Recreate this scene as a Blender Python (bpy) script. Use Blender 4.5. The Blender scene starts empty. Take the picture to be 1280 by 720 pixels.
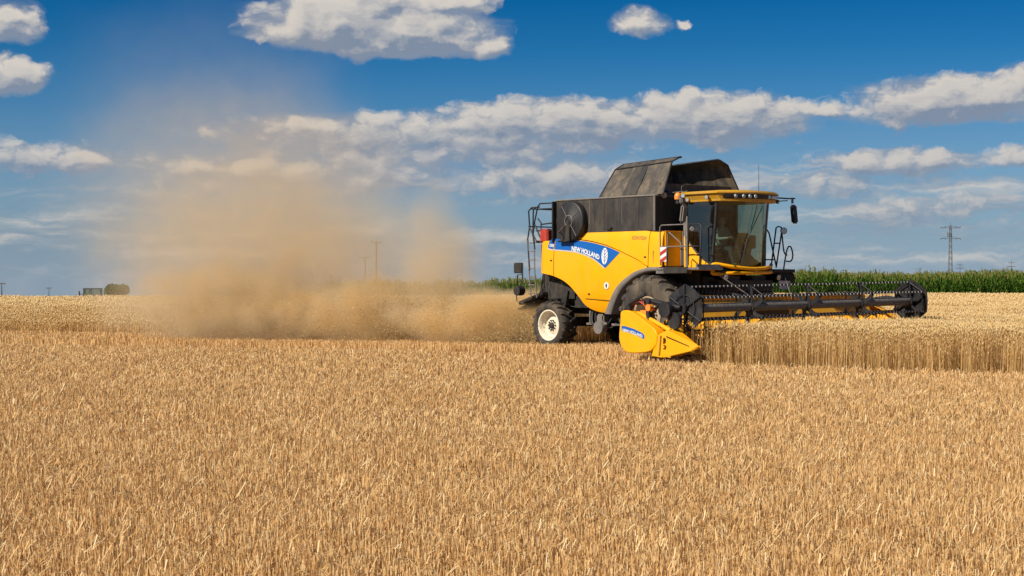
import bpy, bmesh, math, random
import numpy as np
from mathutils import Vector, Matrix
R = math.radians
random.seed(7); rng = np.random.default_rng(7)
scene = bpy.context.scene

# ------------------------------------------------------------------ camera, world, sun, exposure
CAM_H = 1.76
cam_d = bpy.data.cameras.new('camera'); cam = bpy.data.objects.new('camera', cam_d)
scene.collection.objects.link(cam); scene.camera = cam
cam.location = (0, 0, CAM_H); cam.rotation_euler = (R(90 - 0.23), 0, 0)
cam_d.sensor_width = 36; cam_d.lens = 36 * 2000 / 1280
cam_d.clip_start = 0.1; cam_d.clip_end = 9000
scene.view_settings.view_transform = 'Standard'; scene.view_settings.look = 'None'
scene.view_settings.exposure = 0.42; scene.view_settings.gamma = 1
SUN_EL, SUN_AZ = 40, (-0.80, -0.60)         # horizontal direction towards the sun
sd = bpy.data.lights.new('sun', 'SUN'); sd.energy = 4.2; sd.angle = R(0.53); sd.color = (1.0, 0.91, 0.77)
sun = bpy.data.objects.new('sun', sd); scene.collection.objects.link(sun)
_h = Vector((SUN_AZ[0], SUN_AZ[1], 0)).normalized() * math.cos(R(SUN_EL)); _h.z = math.sin(R(SUN_EL))
sun.rotation_euler = _h.to_track_quat('Z', 'Y').to_euler()
cy = scene.cycles
cy.max_bounces = 6; cy.diffuse_bounces = 2; cy.glossy_bounces = 3; cy.transmission_bounces = 3
cy.transparent_max_bounces = 12; cy.volume_bounces = 3; cy.volume_step_rate = 0.7; cy.volume_max_steps = 128
cy.use_denoising = True


class NT:
    def __init__(s, tree): s.t = tree
    def n(s, typ, **kw):
        nd = s.t.nodes.new(typ); ins = kw.pop('ins', {})
        for k, v in kw.items(): setattr(nd, k, v)
        for k, v in ins.items(): s.set(nd.inputs[k], v)
        return nd
    def set(s, sock, v):
        if isinstance(v, bpy.types.NodeSocket): s.t.links.new(v, sock)
        else: sock.default_value = v
    def m(s, op, a, b=0.0, c=0.0, clamp=False):
        nd = s.t.nodes.new('ShaderNodeMath'); nd.operation = op; nd.use_clamp = clamp
        s.set(nd.inputs[0], a); s.set(nd.inputs[1], b); s.set(nd.inputs[2], c)
        return nd.outputs[0]
    def mix(s, f, a, b, blend='MIX'):
        nd = s.t.nodes.new('ShaderNodeMix'); nd.data_type = 'RGBA'; nd.blend_type = blend
        s.set(nd.inputs[0], f); s.set(nd.inputs[6], a); s.set(nd.inputs[7], b)
        return nd.outputs[2]
    def smooth(s, x, lo, hi, a=0.0, b=1.0):
        nd = s.t.nodes.new('ShaderNodeMapRange'); nd.interpolation_type = 'SMOOTHSTEP'
        s.set(nd.inputs[0], x); nd.inputs[1].default_value = lo; nd.inputs[2].default_value = hi
        nd.inputs[3].default_value = a; nd.inputs[4].default_value = b
        return nd.outputs[0]
    def ramp(s, x, stops):
        nd = s.t.nodes.new('ShaderNodeValToRGB'); e = nd.color_ramp.elements
        while len(e) < len(stops): e.new(0.5)
        for q, (p, c) in zip(e, stops): q.position = p; q.color = (*c, 1)
        s.set(nd.inputs[0], x); return nd.outputs[0]


def world():
    w = bpy.data.worlds.new('World'); scene.world = w; w.use_nodes = True
    t = w.node_tree; t.nodes.clear(); N = NT(t)
    out = N.n('ShaderNodeOutputWorld'); bg = N.n('ShaderNodeBackground'); t.links.new(bg.outputs[0], out.inputs[0])
    tc = N.n('ShaderNodeTexCoord'); sp = N.n('ShaderNodeSeparateXYZ', ins={0: tc.outputs['Generated']})
    X, Y, Z = sp.outputs
    zc = N.m('MAXIMUM', Z, 0.03)
    cv = N.n('ShaderNodeCombineXYZ', ins={0: X, 1: Y, 2: zc})
    sky = N.n('ShaderNodeTexSky', sky_type='NISHITA', sun_disc=False)
    sky.sun_elevation = R(SUN_EL); sky.sun_rotation = math.atan2(SUN_AZ[0], SUN_AZ[1])
    sky.air_density = 1.0; sky.dust_density = 0.6; sky.ozone_density = 2.5
    t.links.new(cv.outputs[0], sky.inputs[0])
    az = N.m('MULTIPLY', N.m('ARCTAN2', X, Y), 20.0)          # 20 units per radian
    el = N.m('MULTIPLY', N.m('ARCSINE', N.m('MAXIMUM', Z, 0.001)), 20.0)
    # deepen the clear air overhead the way a dry, dust-free high sky does
    grade = N.ramp(N.m('DIVIDE', el, 6.0), SKYRAMP)
    base = N.mix(1.0, sky.outputs[0], grade, 'MULTIPLY')
    # cumulus: soft ellipses (azimuth, height, half width, height above, depth below, weight) broken by noise
    g = bpy.data.node_groups.new('cumulus', 'ShaderNodeTree')
    g.interface.new_socket('az', in_out='INPUT', socket_type='NodeSocketFloat')
    g.interface.new_socket('el', in_out='INPUT', socket_type='NodeSocketFloat')
    g.interface.new_socket('density', in_out='OUTPUT', socket_type='NodeSocketFloat')
    G = NT(g); gi = G.n('NodeGroupInput'); go = G.n('NodeGroupOutput')
    g0 = G.n('ShaderNodeCombineXYZ', ins={0: gi.outputs[0], 1: G.m('MULTIPLY', gi.outputs[1], 1.3), 2: 0.7})
    wp = G.n('ShaderNodeTexNoise', ins={'Vector': g0.outputs[0], 'Scale': 2.6, 'Detail': 4.0, 'Roughness': 0.55})
    wq = G.n('ShaderNodeSeparateXYZ', ins={0: wp.outputs['Color']})
    ga = G.m('MULTIPLY_ADD', G.m('SUBTRACT', wq.outputs[0], 0.5), 0.55, gi.outputs[0]); ge = G.m('MULTIPLY_ADD', G.m('SUBTRACT', wq.outputs[1], 0.5), 0.26, gi.outputs[1])
    best = None
    for (px, py, rx, up, dn, w_) in CLOUDS:
        cx, cyy = (px - 640) / 100.0, (352 - py) / 100.0
        dx = G.m('DIVIDE', G.m('SUBTRACT', ga, cx), rx / 100.0)
        de = G.m('SUBTRACT', ge, cyy)
        dy = G.m('ADD', G.m('DIVIDE', G.m('MAXIMUM', de, 0.0), up / 100.0), G.m('DIVIDE', G.m('MINIMUM', de, 0.0), dn / 100.0))
        v = G.m('MULTIPLY', G.m('SUBTRACT', 1.0, G.m('ADD', G.m('MULTIPLY', dx, dx), G.m('MULTIPLY', dy, dy))), w_)
        v = G.m('MAXIMUM', v, -1.0)
        best = v if best is None else G.m('SMOOTH_MAX', best, v, 0.35)
    c2 = G.n('ShaderNodeCombineXYZ', ins={0: G.m('MULTIPLY', ga, 1.05), 1: G.m('MULTIPLY', ge, 2.0), 2: 3.3})
    n1 = G.n('ShaderNodeTexNoise', ins={'Vector': c2.outputs[0], 'Scale': 1.5, 'Detail': 9.0, 'Roughness': 0.52, 'Distortion': 0.2})
    c3 = G.n('ShaderNodeCombineXYZ', ins={0: G.m('MULTIPLY', ga, 0.42), 1: G.m('MULTIPLY', ge, 2.9), 2: 9.1})
    n2 = G.n('ShaderNodeTexNoise', ins={'Vector': c3.outputs[0], 'Scale': 1.7, 'Detail': 8.0, 'Roughness': 0.55, 'Distortion': 0.2})
    low = G.smooth(ge, 1.1, 2.4, 1.0, 0.0)                  # flat thin layers only near the horizon
    low0 = G.smooth(ge, 0.0, 0.55, 0.55, 1.0)
    layer = G.m('MULTIPLY_ADD', G.m('SUBTRACT', n2.outputs[0], 0.445), 3.4, 0.0)
    layer = G.m('SUBTRACT', G.m('MULTIPLY', G.m('MULTIPLY', layer, low), low0), G.m('SUBTRACT', 1.0, low))
    cvv = G.n('ShaderNodeCombineXYZ', ins={0: ga, 1: G.m('MULTIPLY', ge, 1.5), 2: 1.7})
    vo = G.n('ShaderNodeTexVoronoi', feature='F1', ins={'Vector': cvv.outputs[0], 'Scale': 2.9, 'Detail': 3.0, 'Roughness': 0.55})
    puff = G.m('MULTIPLY_ADD', vo.outputs['Distance'], -1.15, 1.10)
    heap = G.m('ADD', puff, G.m('MULTIPLY_ADD', G.m('SUBTRACT', n1.outputs[0], 0.48), 2.6, best))
    heap = G.m('MINIMUM', heap, G.m('MULTIPLY_ADD', best, 6.0, 2.6))
    g.interface.new_socket('veil', in_out='OUTPUT', socket_type='NodeSocketFloat')
    g.links.new(G.m('MAXIMUM', heap, layer), go.inputs[0]); g.links.new(G.m('MULTIPLY_ADD', G.m('SUBTRACT', n2.outputs[0], 0.5), 1.6, best), go.inputs[1])
    def dens(a, e):
        nd = N.n('ShaderNodeGroup'); nd.node_tree = g; N.set(nd.inputs[0], a); N.set(nd.inputs[1], e); return nd.outputs
    d0, veil = dens(az, el); d1, veil1 = dens(N.m('ADD', az, -0.08), N.m('ADD', el, 0.12))
    cover = N.smooth(d0, -0.20, 0.95)
    relief = N.m('SUBTRACT', d0, d1)
    lit = N.m('ADD', N.m('MULTIPLY', N.smooth(relief, -0.80, 0.90), 0.55), N.m('MULTIPLY', N.smooth(N.m('SUBTRACT', veil, veil1), -0.35, 0.45), 0.50))
    # thick cores and bases are greyer, sun-facing billows white
    thick = N.smooth(d0, 0.5, 1.7)
    shade = N.m('MULTIPLY_ADD', lit, 1.05, N.m('MULTIPLY_ADD', thick, -0.18, -0.05), clamp=True)
    ccol = N.mix(shade, (0.27, 0.34, 0.46, 1), (0.84, 0.78, 0.71, 1))
    hz = N.smooth(el, 0.0, 3.0, 0.62, 1.0)
    cover = N.m('MULTIPLY', cover, hz)
    ccol = N.mix(1.0, ccol, (CLOUD_GAIN,) * 3 + (1,), 'MULTIPLY')
    vc = N.m('MULTIPLY', N.smooth(veil, -0.55, 0.9), 0.80)
    vc = N.m('MAXIMUM', vc, N.smooth(el, 0.9, 3.0, 0.34, 0.0))
    vcol = N.mix(1.0, (0.33, 0.39, 0.49, 1), (CLOUD_GAIN,) * 3 + (1,), 'MULTIPLY')
    col = N.mix(cover, N.mix(vc, base, vcol), ccol)
    t.links.new(col, bg.inputs[0]); bg.inputs[1].default_value = SKY_STRENGTH


SKY_STRENGTH = 0.08
CLOUD_GAIN = 7.4
SKYRAMP = [(0.0, (0.46, 0.60, 0.90)), (0.18, (0.30, 0.55, 0.84)), (0.36, (0.10, 0.40, 0.68)), (0.60, (0.005, 0.27, 0.54)), (1.0, (0.0, 0.21, 0.45))]
CLOUDS = [
    (420, 40, 118, 48, 30, 1.9), (520, 44, 110, 38, 30, 1.9), (560, 10, 60, 20, 14, 1.3), (465, 12, 70, 30, 22, 1.5), (607, 60, 36, 16, 14, 1.3), (480, 55, 130, 20, 22, 1.5),
    (797, 33, 36, 22, 16, 1.2), (850, 36, 13, 8, 7, 0.9),
    (18, 46, 60, 30, 26, 1.4), (15, 106, 66, 24, 26, 1.4),
    (890, 150, 145, 36, 38, 1.4), (700, 148, 170, 26, 50, 1.3), (560, 170, 280, 30, 50, 1.0), (400, 165, 130, 18, 30, 0.8),
    (1190, 136, 145, 34, 30, 1.5), (1290, 118, 80, 26, 36, 1.3), (1030, 145, 40, 10, 8, 0.8), (1110, 150, 80, 14, 18, 0.7),
    (1115, 208, 120, 20, 18, 1.2), (1270, 205, 70, 18, 14, 1.0), (690, 222, 130, 22, 30, 1.0), (60, 200, 190, 18, 26, 0.8), (400, 215, 230, 20, 34, 0.8), (1010, 230, 90, 14, 20, 0.6), (1180, 262, 160, 16, 22, 0.6),
]
world()


# ------------------------------------------------------------------ materials
def mat(name, col, rough=0.6, metal=0.0, var=0.0, scale=6.0, bump=0.0, spec=0.5, dust=0.0, coat=0.0):
    m = bpy.data.materials.new(name); m.use_nodes = True; t = m.node_tree; N = NT(t)
    b = t.nodes['Principled BSDF']
    b.inputs['Roughness'].default_value = rough; b.inputs['Metallic'].default_value = metal
    b.inputs['Specular IOR Level'].default_value = spec; b.inputs['Coat Weight'].default_value = coat
    b.inputs['Coat Roughness'].default_value = 0.12
    c = (*col, 1)
    if var or dust or bump:
        tc = N.n('ShaderNodeTexCoord')
        n1 = N.n('ShaderNodeTexNoise', ins={'Vector': tc.outputs['Object'], 'Scale': scale, 'Detail': 6.0, 'Roughness': 0.65})
        cc = c
        if var:
            dk = tuple(x * (1 - var) for x in col) + (1,); lt = tuple(min(1, x * (1 + var)) for x in col) + (1,)
            cc = N.mix(N.smooth(n1.outputs[0], 0.3, 0.7), dk, lt)
        if dust:
            mp = N.n('ShaderNodeMapping', ins={0: tc.outputs['Object']}); mp.inputs['Scale'].default_value = (2.6, 2.6, 0.7)
            n2 = N.n('ShaderNodeTexNoise', ins={'Vector': mp.outputs[0], 'Scale': 1.6, 'Detail': 7.0, 'Roughness': 0.7})
            cc = N.mix(N.m('MULTIPLY', N.smooth(n2.outputs[0], 0.38, 0.75), dust), cc, (0.36, 0.27, 0.17, 1))
            N.set(b.inputs['Roughness'], N.smooth(n2.outputs[0], 0.35, 0.75, rough, min(1, rough + 0.35)))
        N.set(b.inputs['Base Color'], cc)
        if bump:
            bp = N.n('ShaderNodeBump', ins={'Strength': bump, 'Distance': 0.01, 'Height': n1.outputs[0]})
            t.links.new(bp.outputs[0], b.inputs['Normal'])
    else:
        b.inputs['Base Color'].default_value = c
    return m


M = dict(
    yellow=mat('yellow_paint', (0.93, 0.42, 0.0), 0.42, dust=0.08, var=0.04, scale=1.5, coat=0.12, spec=0.3),
    yellow_worn=mat('worn_yellow_paint', (0.80, 0.40, 0.008), 0.45, dust=0.28, var=0.10, scale=3),
    roof=mat('dark_roof_yellow', (0.60, 0.31, 0.012), 0.5, dust=0.35, var=0.12, scale=3),  # base amber set darker than the panel yellow, plus mottled dust
    black=mat('black_paint', (0.015, 0.015, 0.017), 0.42, dust=0.05, var=0.2),
    tank=mat('dark_grey_tank_panel', (0.030, 0.028, 0.026), 0.5, dust=0.15, var=0.15),
    cover=mat('dusty_black_tarp', (0.055, 0.048, 0.040), 0.62, dust=0.55, var=0.25, scale=2.5),
    dark=mat('dark_machinery', (0.016, 0.015, 0.014), 0.6, dust=0.14, var=0.4, scale=8),
    rubber=mat('rubber', (0.028, 0.026, 0.024), 0.8, dust=0.35, var=0.25, scale=7, bump=0.2),
    rubber_dusty=mat('dusty_rubber', (0.040, 0.035, 0.030), 0.85, dust=0.42, var=0.25, scale=5, bump=0.2),
    rim=mat('cream_rim', (0.78, 0.70, 0.54), 0.45, dust=0.25, var=0.06),
    rim_dusty=mat('dusty_rim', (0.42, 0.33, 0.22), 0.7, dust=0.6, var=0.2),
    steel=mat('worn_steel', (0.30, 0.28, 0.26), 0.4, 0.8, var=0.3, dust=0.3),
    grey=mat('grey_plastic', (0.16, 0.15, 0.14), 0.55, dust=0.3, var=0.15),
    blue=mat('blue_decal', (0.008, 0.115, 0.43), 0.35),
    white=mat('white_decal', (0.78, 0.78, 0.77), 0.4, dust=0.12),
    silver=mat('silver_decal', (0.52, 0.54, 0.58), 0.35, var=0.2, scale=20),
    faint=mat('faint_grey_decal', (0.42, 0.26, 0.06), 0.5),
    red=mat('red_plastic', (0.42, 0.035, 0.02), 0.45, dust=0.15, var=0.1),
    orange=mat('orange_beacon', (0.85, 0.28, 0.04), 0.3),
    lamp=mat('lamp_glass', (0.50, 0.51, 0.50), 0.12, 0.3),
    seam=mat('panel_gap', (0.02, 0.012, 0.004), 0.8),
    tine=mat('pale_tine_clip', (0.62, 0.60, 0.55), 0.5),
    seat=mat('seat_fabric', (0.02, 0.02, 0.02), 0.85, var=0.2),
    shirt=mat('pale_shirt', (0.38, 0.40, 0.36), 0.9, var=0.1),
    trousers=mat('work_trousers', (0.05, 0.06, 0.08), 0.9, var=0.1),
    skin=mat('skin', (0.50, 0.27, 0.18), 0.6, var=0.05),
    hair=mat('dark_cap', (0.05, 0.035, 0.03), 0.8),
    cablin=mat('cab_lining', (0.02, 0.022, 0.02), 0.8, var=0.15),
    pillar=mat('olive_cab_pillar', (0.13, 0.11, 0.045), 0.5, var=0.2),
    pylon=mat('galvanised_steel', (0.17, 0.18, 0.19), 0.6, 0.3, var=0.1),
    wood=mat('weathered_pole_wood', (0.11, 0.09, 0.075), 0.9, var=0.2),
    tgreen=mat('tractor_green', (0.02, 0.05, 0.035), 0.5, var=0.1),
)


def glass_mat(name, tint, refl=0.10):
    m = bpy.data.materials.new(name); m.use_nodes = True; t = m.node_tree; t.nodes.clear(); N = NT(t)
    o = N.n('ShaderNodeOutputMaterial'); tr = N.n('ShaderNodeBsdfTransparent'); tr.inputs[0].default_value = (*tint, 1)
    gl = N.n('ShaderNodeBsdfGlossy'); gl.inputs[0].default_value = (0.9, 0.95, 1, 1); gl.inputs[1].default_value = 0.03
    fr = N.n('ShaderNodeFresnel', ins={0: 1.5}); mx = N.n('ShaderNodeMixShader')
    N.set(mx.inputs[0], N.m('MULTIPLY_ADD', fr.outputs[0], 0.9, refl)); t.links.new(tr.outputs[0], mx.inputs[1]); t.links.new(gl.outputs[0], mx.inputs[2])
    tc = N.n('ShaderNodeTexCoord'); nz = N.n('ShaderNodeTexNoise', ins={'Vector': tc.outputs['Object'], 'Scale': 2.2, 'Detail': 5.0})
    df = N.n('ShaderNodeBsdfDiffuse'); df.inputs[0].default_value = (0.34, 0.28, 0.19, 1)     # a film of field dust
    m2 = N.n('ShaderNodeMixShader'); N.set(m2.inputs[0], N.smooth(nz.outputs[0], 0.45, 0.85, 0.0, 0.07))
    t.links.new(mx.outputs[0], m2.inputs[1]); t.links.new(df.outputs[0], m2.inputs[2]); t.links.new(m2.outputs[0], o.inputs[0])
    return m


M['glass'] = glass_mat('tinted_cab_glass', (0.50, 0.64, 0.57), 0.06)


# ------------------------------------------------------------------ mesh helpers (machine frame: +x ahead, +y the machine's left, z up)
class MB:
    def __init__(s): s.v = []; s.f = []; s.sm = []
    def add(s, vs, fs, smooth=False):
        k = len(s.v); s.v += [tuple(v) for v in vs]; s.f += [tuple(i + k for i in f) for f in fs]; s.sm += [smooth] * len(fs); return s
    def box(s, c, d, rot=None, bev=0.0):
        cx, cyy, cz = c; a, b, h = d[0] / 2, d[1] / 2, d[2] / 2
        bm = bmesh.new(); bmesh.ops.create_cube(bm, size=1)
        for v in bm.verts: v.co = Vector((v.co.x * 2 * a, v.co.y * 2 * b, v.co.z * 2 * h))
        if bev: bmesh.ops.bevel(bm, geom=bm.edges[:], offset=bev, segments=2, affect='EDGES')
        m = Matrix.Rotation(0, 3, 'X') if rot is None else rot
        vs = [m @ v.co + Vector(c) for v in bm.verts]; bm.verts.index_update()
        fs = [[v.index for v in f.verts] for f in bm.faces]; bm.free()
        return s.add(vs, fs)
    def tube(s, pts, r, n=8, caps=True):
        pts = [Vector(p) for p in pts]; rs = r if isinstance(r, (list, tuple)) else [r] * len(pts)
        rings = []; prev = None
        for i, p in enumerate(pts):
            d = (pts[min(i + 1, len(pts) - 1)] - pts[max(i - 1, 0)]).normalized()
            if prev is None:
                a = d.cross(Vector((0, 0, 1))) if abs(d.z) < 0.9 else d.cross(Vector((1, 0, 0)))
            else: a = prev - d * prev.dot(d)
            a.normalize(); prev = a; b = d.cross(a)
            rings.append([p + (a * math.cos(2 * math.pi * k / n) + b * math.sin(2 * math.pi * k / n)) * rs[i] for k in range(n)])
        vs = [v for q in rings for v in q]; fs = []
        for i in range(len(pts) - 1):
            for k in range(n): fs.append((i * n + k, i * n + (k + 1) % n, (i + 1) * n + (k + 1) % n, (i + 1) * n + k))
        s.add(vs, fs, True)
        if caps: s.add(rings[0], [tuple(range(n))[::-1]]); s.add(rings[-1], [tuple(range(n))])
        return s
    def prism(s, pts, y0, y1, smooth=False):              # pts in (x, z), swept along y
        n = len(pts); vs = [(x, y0, z) for x, z in pts] + [(x, y1, z) for x, z in pts]
        fs = [tuple(range(n)), tuple(range(2 * n - 1, n - 1, -1))] + [(i, i + n, (i + 1) % n + n, (i + 1) % n) for i in range(n)]
        return s.add(vs, fs)
    def lathe(s, prof, c, n=48, smooth=True):             # prof (radius, offset along y)
        cx, cyy, cz = c; m = len(prof)
        vs = [(cx + r * math.cos(2 * math.pi * k / n), cyy + o, cz + r * math.sin(2 * math.pi * k / n)) for k in range(n) for r, o in prof]
        fs = [(k * m + i, k * m + i + 1, ((k + 1) % n) * m + i + 1, ((k + 1) % n) * m + i) for k in range(n) for i in range(m - 1)]
        return s.add(vs, fs, smooth)
    def grid(s, g, thick=None, smooth=True):              # g[i][j] points
        a, b = len(g), len(g[0]); vs = [p for r_ in g for p in r_]
        fs = [(i * b + j, (i + 1) * b + j, (i + 1) * b + j + 1, i * b + j + 1) for i in range(a - 1) for j in range(b - 1)]
        s.add(vs, fs, smooth)
        if thick:
            t = Vector(thick); g2 = [[Vector(p) + t for p in r_] for r_ in g]
            s.add([p for r_ in g2 for p in r_], [f[::-1] for f in fs], smooth)
            rim = [g[i][0] for i in range(a)] + [g[a - 1][j] for j in range(1, b)] + [g[i][b - 1] for i in range(a - 2, -1, -1)] + [g[0][j] for j in range(b - 2, 0, -1)]
            k = len(rim); s.add(rim + [Vector(p) + t for p in rim], [(i, (i + 1) % k, (i + 1) % k + k, i + k) for i in range(k)])
        return s
    def build(s, name, m, parent=None):
        me = bpy.data.meshes.new(name); me.from_pydata([tuple(v) for v in s.v], [], s.f)
        me.polygons.foreach_set('use_smooth', s.sm); me.materials.append(m)
        bm = bmesh.new(); bm.from_mesh(me); bmesh.ops.recalc_face_normals(bm, faces=bm.faces); bm.to_mesh(me); bm.free()
        o = bpy.data.objects.new(name, me); scene.collection.objects.link(o)
        if parent: o.parent = parent
        return o


def tag(o, label=None, cat=None, group=None, kind=None):
    for k, v in (('label', label), ('category', cat), ('group', group), ('kind', kind)):
        if v: o[k] = v
    return o


def empty(name, loc=(0, 0, 0), rz=0.0):
    o = bpy.data.objects.new(name, None); scene.collection.objects.link(o); o.location = loc; o.rotation_euler = (0, 0, rz); return o


def interp(x, pts): return float(np.interp(x, [p[0] for p in pts], [p[1] for p in pts]))


def smooth_curve(pts, n):
    """Catmull-Rom through points, n samples a span."""
    P = [np.array(p, float) for p in pts]; P = [2 * P[0] - P[1]] + P + [2 * P[-1] - P[-2]]; o = []
    for i in range(1, len(P) - 2):
        for k in range(n):
            t = k / n; a, b, c, d = P[i - 1:i + 3]
            o.append(tuple(0.5 * (2 * b + (c - a) * t + (2 * a - 5 * b + 4 * c - d) * t * t + (3 * b - a - 3 * c + d) * t ** 3)))
    o.append(tuple(P[-2])); return o


# ------------------------------------------------------------------ terrain
def sstep(a, b, x): t = np.clip((x - a) / (b - a), 0, 1); return t * t * (3 - 2 * t)


def ground_z(X, Y):
    X = np.asarray(X, float); Y = np.asarray(Y, float)
    t = X / np.maximum(Y, 20) * 100                       # bearing-like, so the fall widens with distance
    A = np.interp(t, [-26, 0, 14], [7.0, 3.0, 0.0])
    z = -A * sstep(95, 200, Y)
    far = np.interp(t, [-26, 14, 30], [0.022, 0.018, 0.012])
    z = z - np.maximum(Y - 190, 0) * far
    return z + 0.03 * np.sin(X * 0.23 + 1) * np.sin(Y * 0.19)


def raw_mesh(name, V, F, m, cols=None, smooth=False):
    """V (n,3), F list of arrays (k,3|4)."""
    me = bpy.data.meshes.new(name); V = np.asarray(V, np.float32)
    me.vertices.add(len(V)); me.vertices.foreach_set('co', V.ravel())
    F = [np.asarray(f, np.int32) for f in (F if isinstance(F, list) else [F])]
    nl = sum(f.size for f in F); me.loops.add(nl); me.loops.foreach_set('vertex_index', np.concatenate([f.ravel() for f in F]))
    tot = np.concatenate([np.full(len(f), f.shape[1], np.int32) for f in F]); st = np.concatenate([[0], np.cumsum(tot)[:-1]]).astype(np.int32)
    me.polygons.add(len(tot)); me.polygons.foreach_set('loop_start', st)
    try: me.polygons.foreach_set('loop_total', tot)
    except Exception: pass
    if cols is not None:
        a = me.attributes.new('tone', 'FLOAT', 'POINT'); a.data.foreach_set('value', np.asarray(cols, np.float32))
    me.update(calc_edges=True); me.validate()
    if smooth: me.polygons.foreach_set('use_smooth', np.ones(len(tot), bool))
    me.materials.append(m); o = bpy.data.objects.new(name, me); scene.collection.objects.link(o); return o


def straw_mat(name, stops, rough=0.6, trans=0.15, spec=0.3, patch=0.25):
    m = bpy.data.materials.new(name); m.use_nodes = True; t = m.node_tree; N = NT(t); b = t.nodes['Principled BSDF']
    at = N.n('ShaderNodeAttribute', attribute_name='tone'); geo = N.n('ShaderNodeNewGeometry')
    nz = N.n('ShaderNodeTexNoise', ins={'Vector': geo.outputs['Position'], 'Scale': 0.35, 'Detail': 4.0})
    x = N.m('ADD', at.outputs['Fac'], N.m('MULTIPLY', N.m('SUBTRACT', nz.outputs[0], 0.5), patch), clamp=True)
    c = N.ramp(x, stops); N.set(b.inputs['Base Color'], c)
    b.inputs['Roughness'].default_value = rough; b.inputs['Specular IOR Level'].default_value = spec
    if trans:
        tl = N.n('ShaderNodeBsdfTranslucent', ins={0: c}); mx = N.n('ShaderNodeMixShader', ins={0: trans})
        o = t.nodes['Material Output']; t.links.new(b.outputs[0], mx.inputs[1]); t.links.new(tl.outputs[0], mx.inputs[2]); t.links.new(mx.outputs[0], o.inputs[0])
    return m


def ground_mat():
    m = bpy.data.materials.new('straw_strewn_soil'); m.use_nodes = True; t = m.node_tree; N = NT(t); b = t.nodes['Principled BSDF']
    geo = N.n('ShaderNodeNewGeometry'); P = geo.outputs['Position']
    mp = N.n('ShaderNodeMapping', ins={0: P}); mp.inputs['Scale'].default_value = (1, 0.35, 1)
    n1 = N.n('ShaderNodeTexNoise', ins={'Vector': mp.outputs[0], 'Scale': 14.0, 'Detail': 10.0, 'Roughness': 0.75})
    n2 = N.n('ShaderNodeTexNoise', ins={'Vector': P, 'Scale': 0.3, 'Detail': 4.0})
    x = N.m('ADD', n1.outputs[0], N.m('MULTIPLY', N.m('SUBTRACT', n2.outputs[0], 0.5), 0.3))
    N.set(b.inputs['Base Color'], N.ramp(x, [(0.30, (0.06, 0.032, 0.013)), (0.50, (0.24, 0.135, 0.05)), (0.68, (0.52, 0.32, 0.13))]))
    b.inputs['Roughness'].default_value = 0.95; b.inputs['Specular IOR Level'].default_value = 0.1
    bp = N.n('ShaderNodeBump', ins={'Strength': 0.7, 'Distance': 0.05, 'Height': n1.outputs[0]}); t.links.new(bp.outputs[0], b.inputs['Normal'])
    return m


def build_ground():
    ys = np.concatenate([np.linspace(-60, 0, 7)[:-1], np.linspace(0, 120, 61)[:-1], np.linspace(120, 400, 57)[:-1], np.geomspace(400, 5000, 26)])
    xs = np.concatenate([-np.geomspace(3000, 130, 18)[:-1], np.linspace(-130, 130, 105), np.geomspace(130, 3000, 18)[1:]])
    XX, YY = np.meshgrid(xs, ys); ZZ = ground_z(XX, YY)
    V = np.stack([XX, YY, ZZ], -1).reshape(-1, 3); b = len(xs); i, j = np.meshgrid(np.arange(len(ys) - 1), np.arange(b - 1), indexing='ij')
    k = (i * b + j).ravel(); F = np.stack([k, k + 1, k + b + 1, k + b], -1)
    tag(raw_mesh('ground', V, F, ground_mat(), smooth=True), 'bare soil strewn with straw beneath the stubble', kind='structure')


build_ground()

# machine pose: x ahead, front axle on the origin
TH = R(49); MX, MY = 4.55, 39.3
def mach(u, v): return MX + u * math.cos(TH) - v * math.sin(TH), MY - u * math.sin(TH) - v * math.cos(TH)
def to_mach(X, Y):
    dx, dy = X - MX, Y - MY
    return dx * math.cos(TH) - dy * math.sin(TH), -dx * math.sin(TH) - dy * math.cos(TH)


# swath edges: the far edge of the strip being cut, and the near edge behind the machine
far_edge = [(10.0, 39.4), (-1.0, 45.8), (-17.5, 53.0), (-60, 70), (-200, 120)]
near_edge = [(3.3, 34.8), (-5.0, 41.3), (-14.3, 44.8), (-40, 52), (-200, 90)]
def edge_y(X, e):
    e = sorted(e); return np.interp(X, [p[0] for p in e], [p[1] for p in e])


def standing(X, Y):
    u, v = to_mach(X, Y)
    lim = np.interp(u, [3.7, 4.2, 10.2, 22, 60], [4.15, 4.0, 2.75, -0.2, -11])
    jag = 0.14 * np.sin(X * 3.1 + Y * 1.7) + 0.10 * np.sin(X * 7.7 - Y * 5.1) + 0.16 * np.sin(X * 0.9 + 2)
    ahead = (u > 3.62) & (v < lim + jag)
    beyond = np.where(X < 10.0, Y > edge_y(X, far_edge) + jag, v < -4.25)
    return (ahead | beyond) & (Y < 121.0 + 0.0 * X)


def scatter(y0, y1, dens, xr=0.35, pad=2.5):
    area_w = 2 * (xr * y1 + pad); n = int(dens * area_w * (y1 - y0))
    X = rng.uniform(-area_w / 2, area_w / 2, n); Y = rng.uniform(y0, y1, n)
    k = np.abs(X) < xr * Y + pad; return X[k], Y[k]


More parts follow.
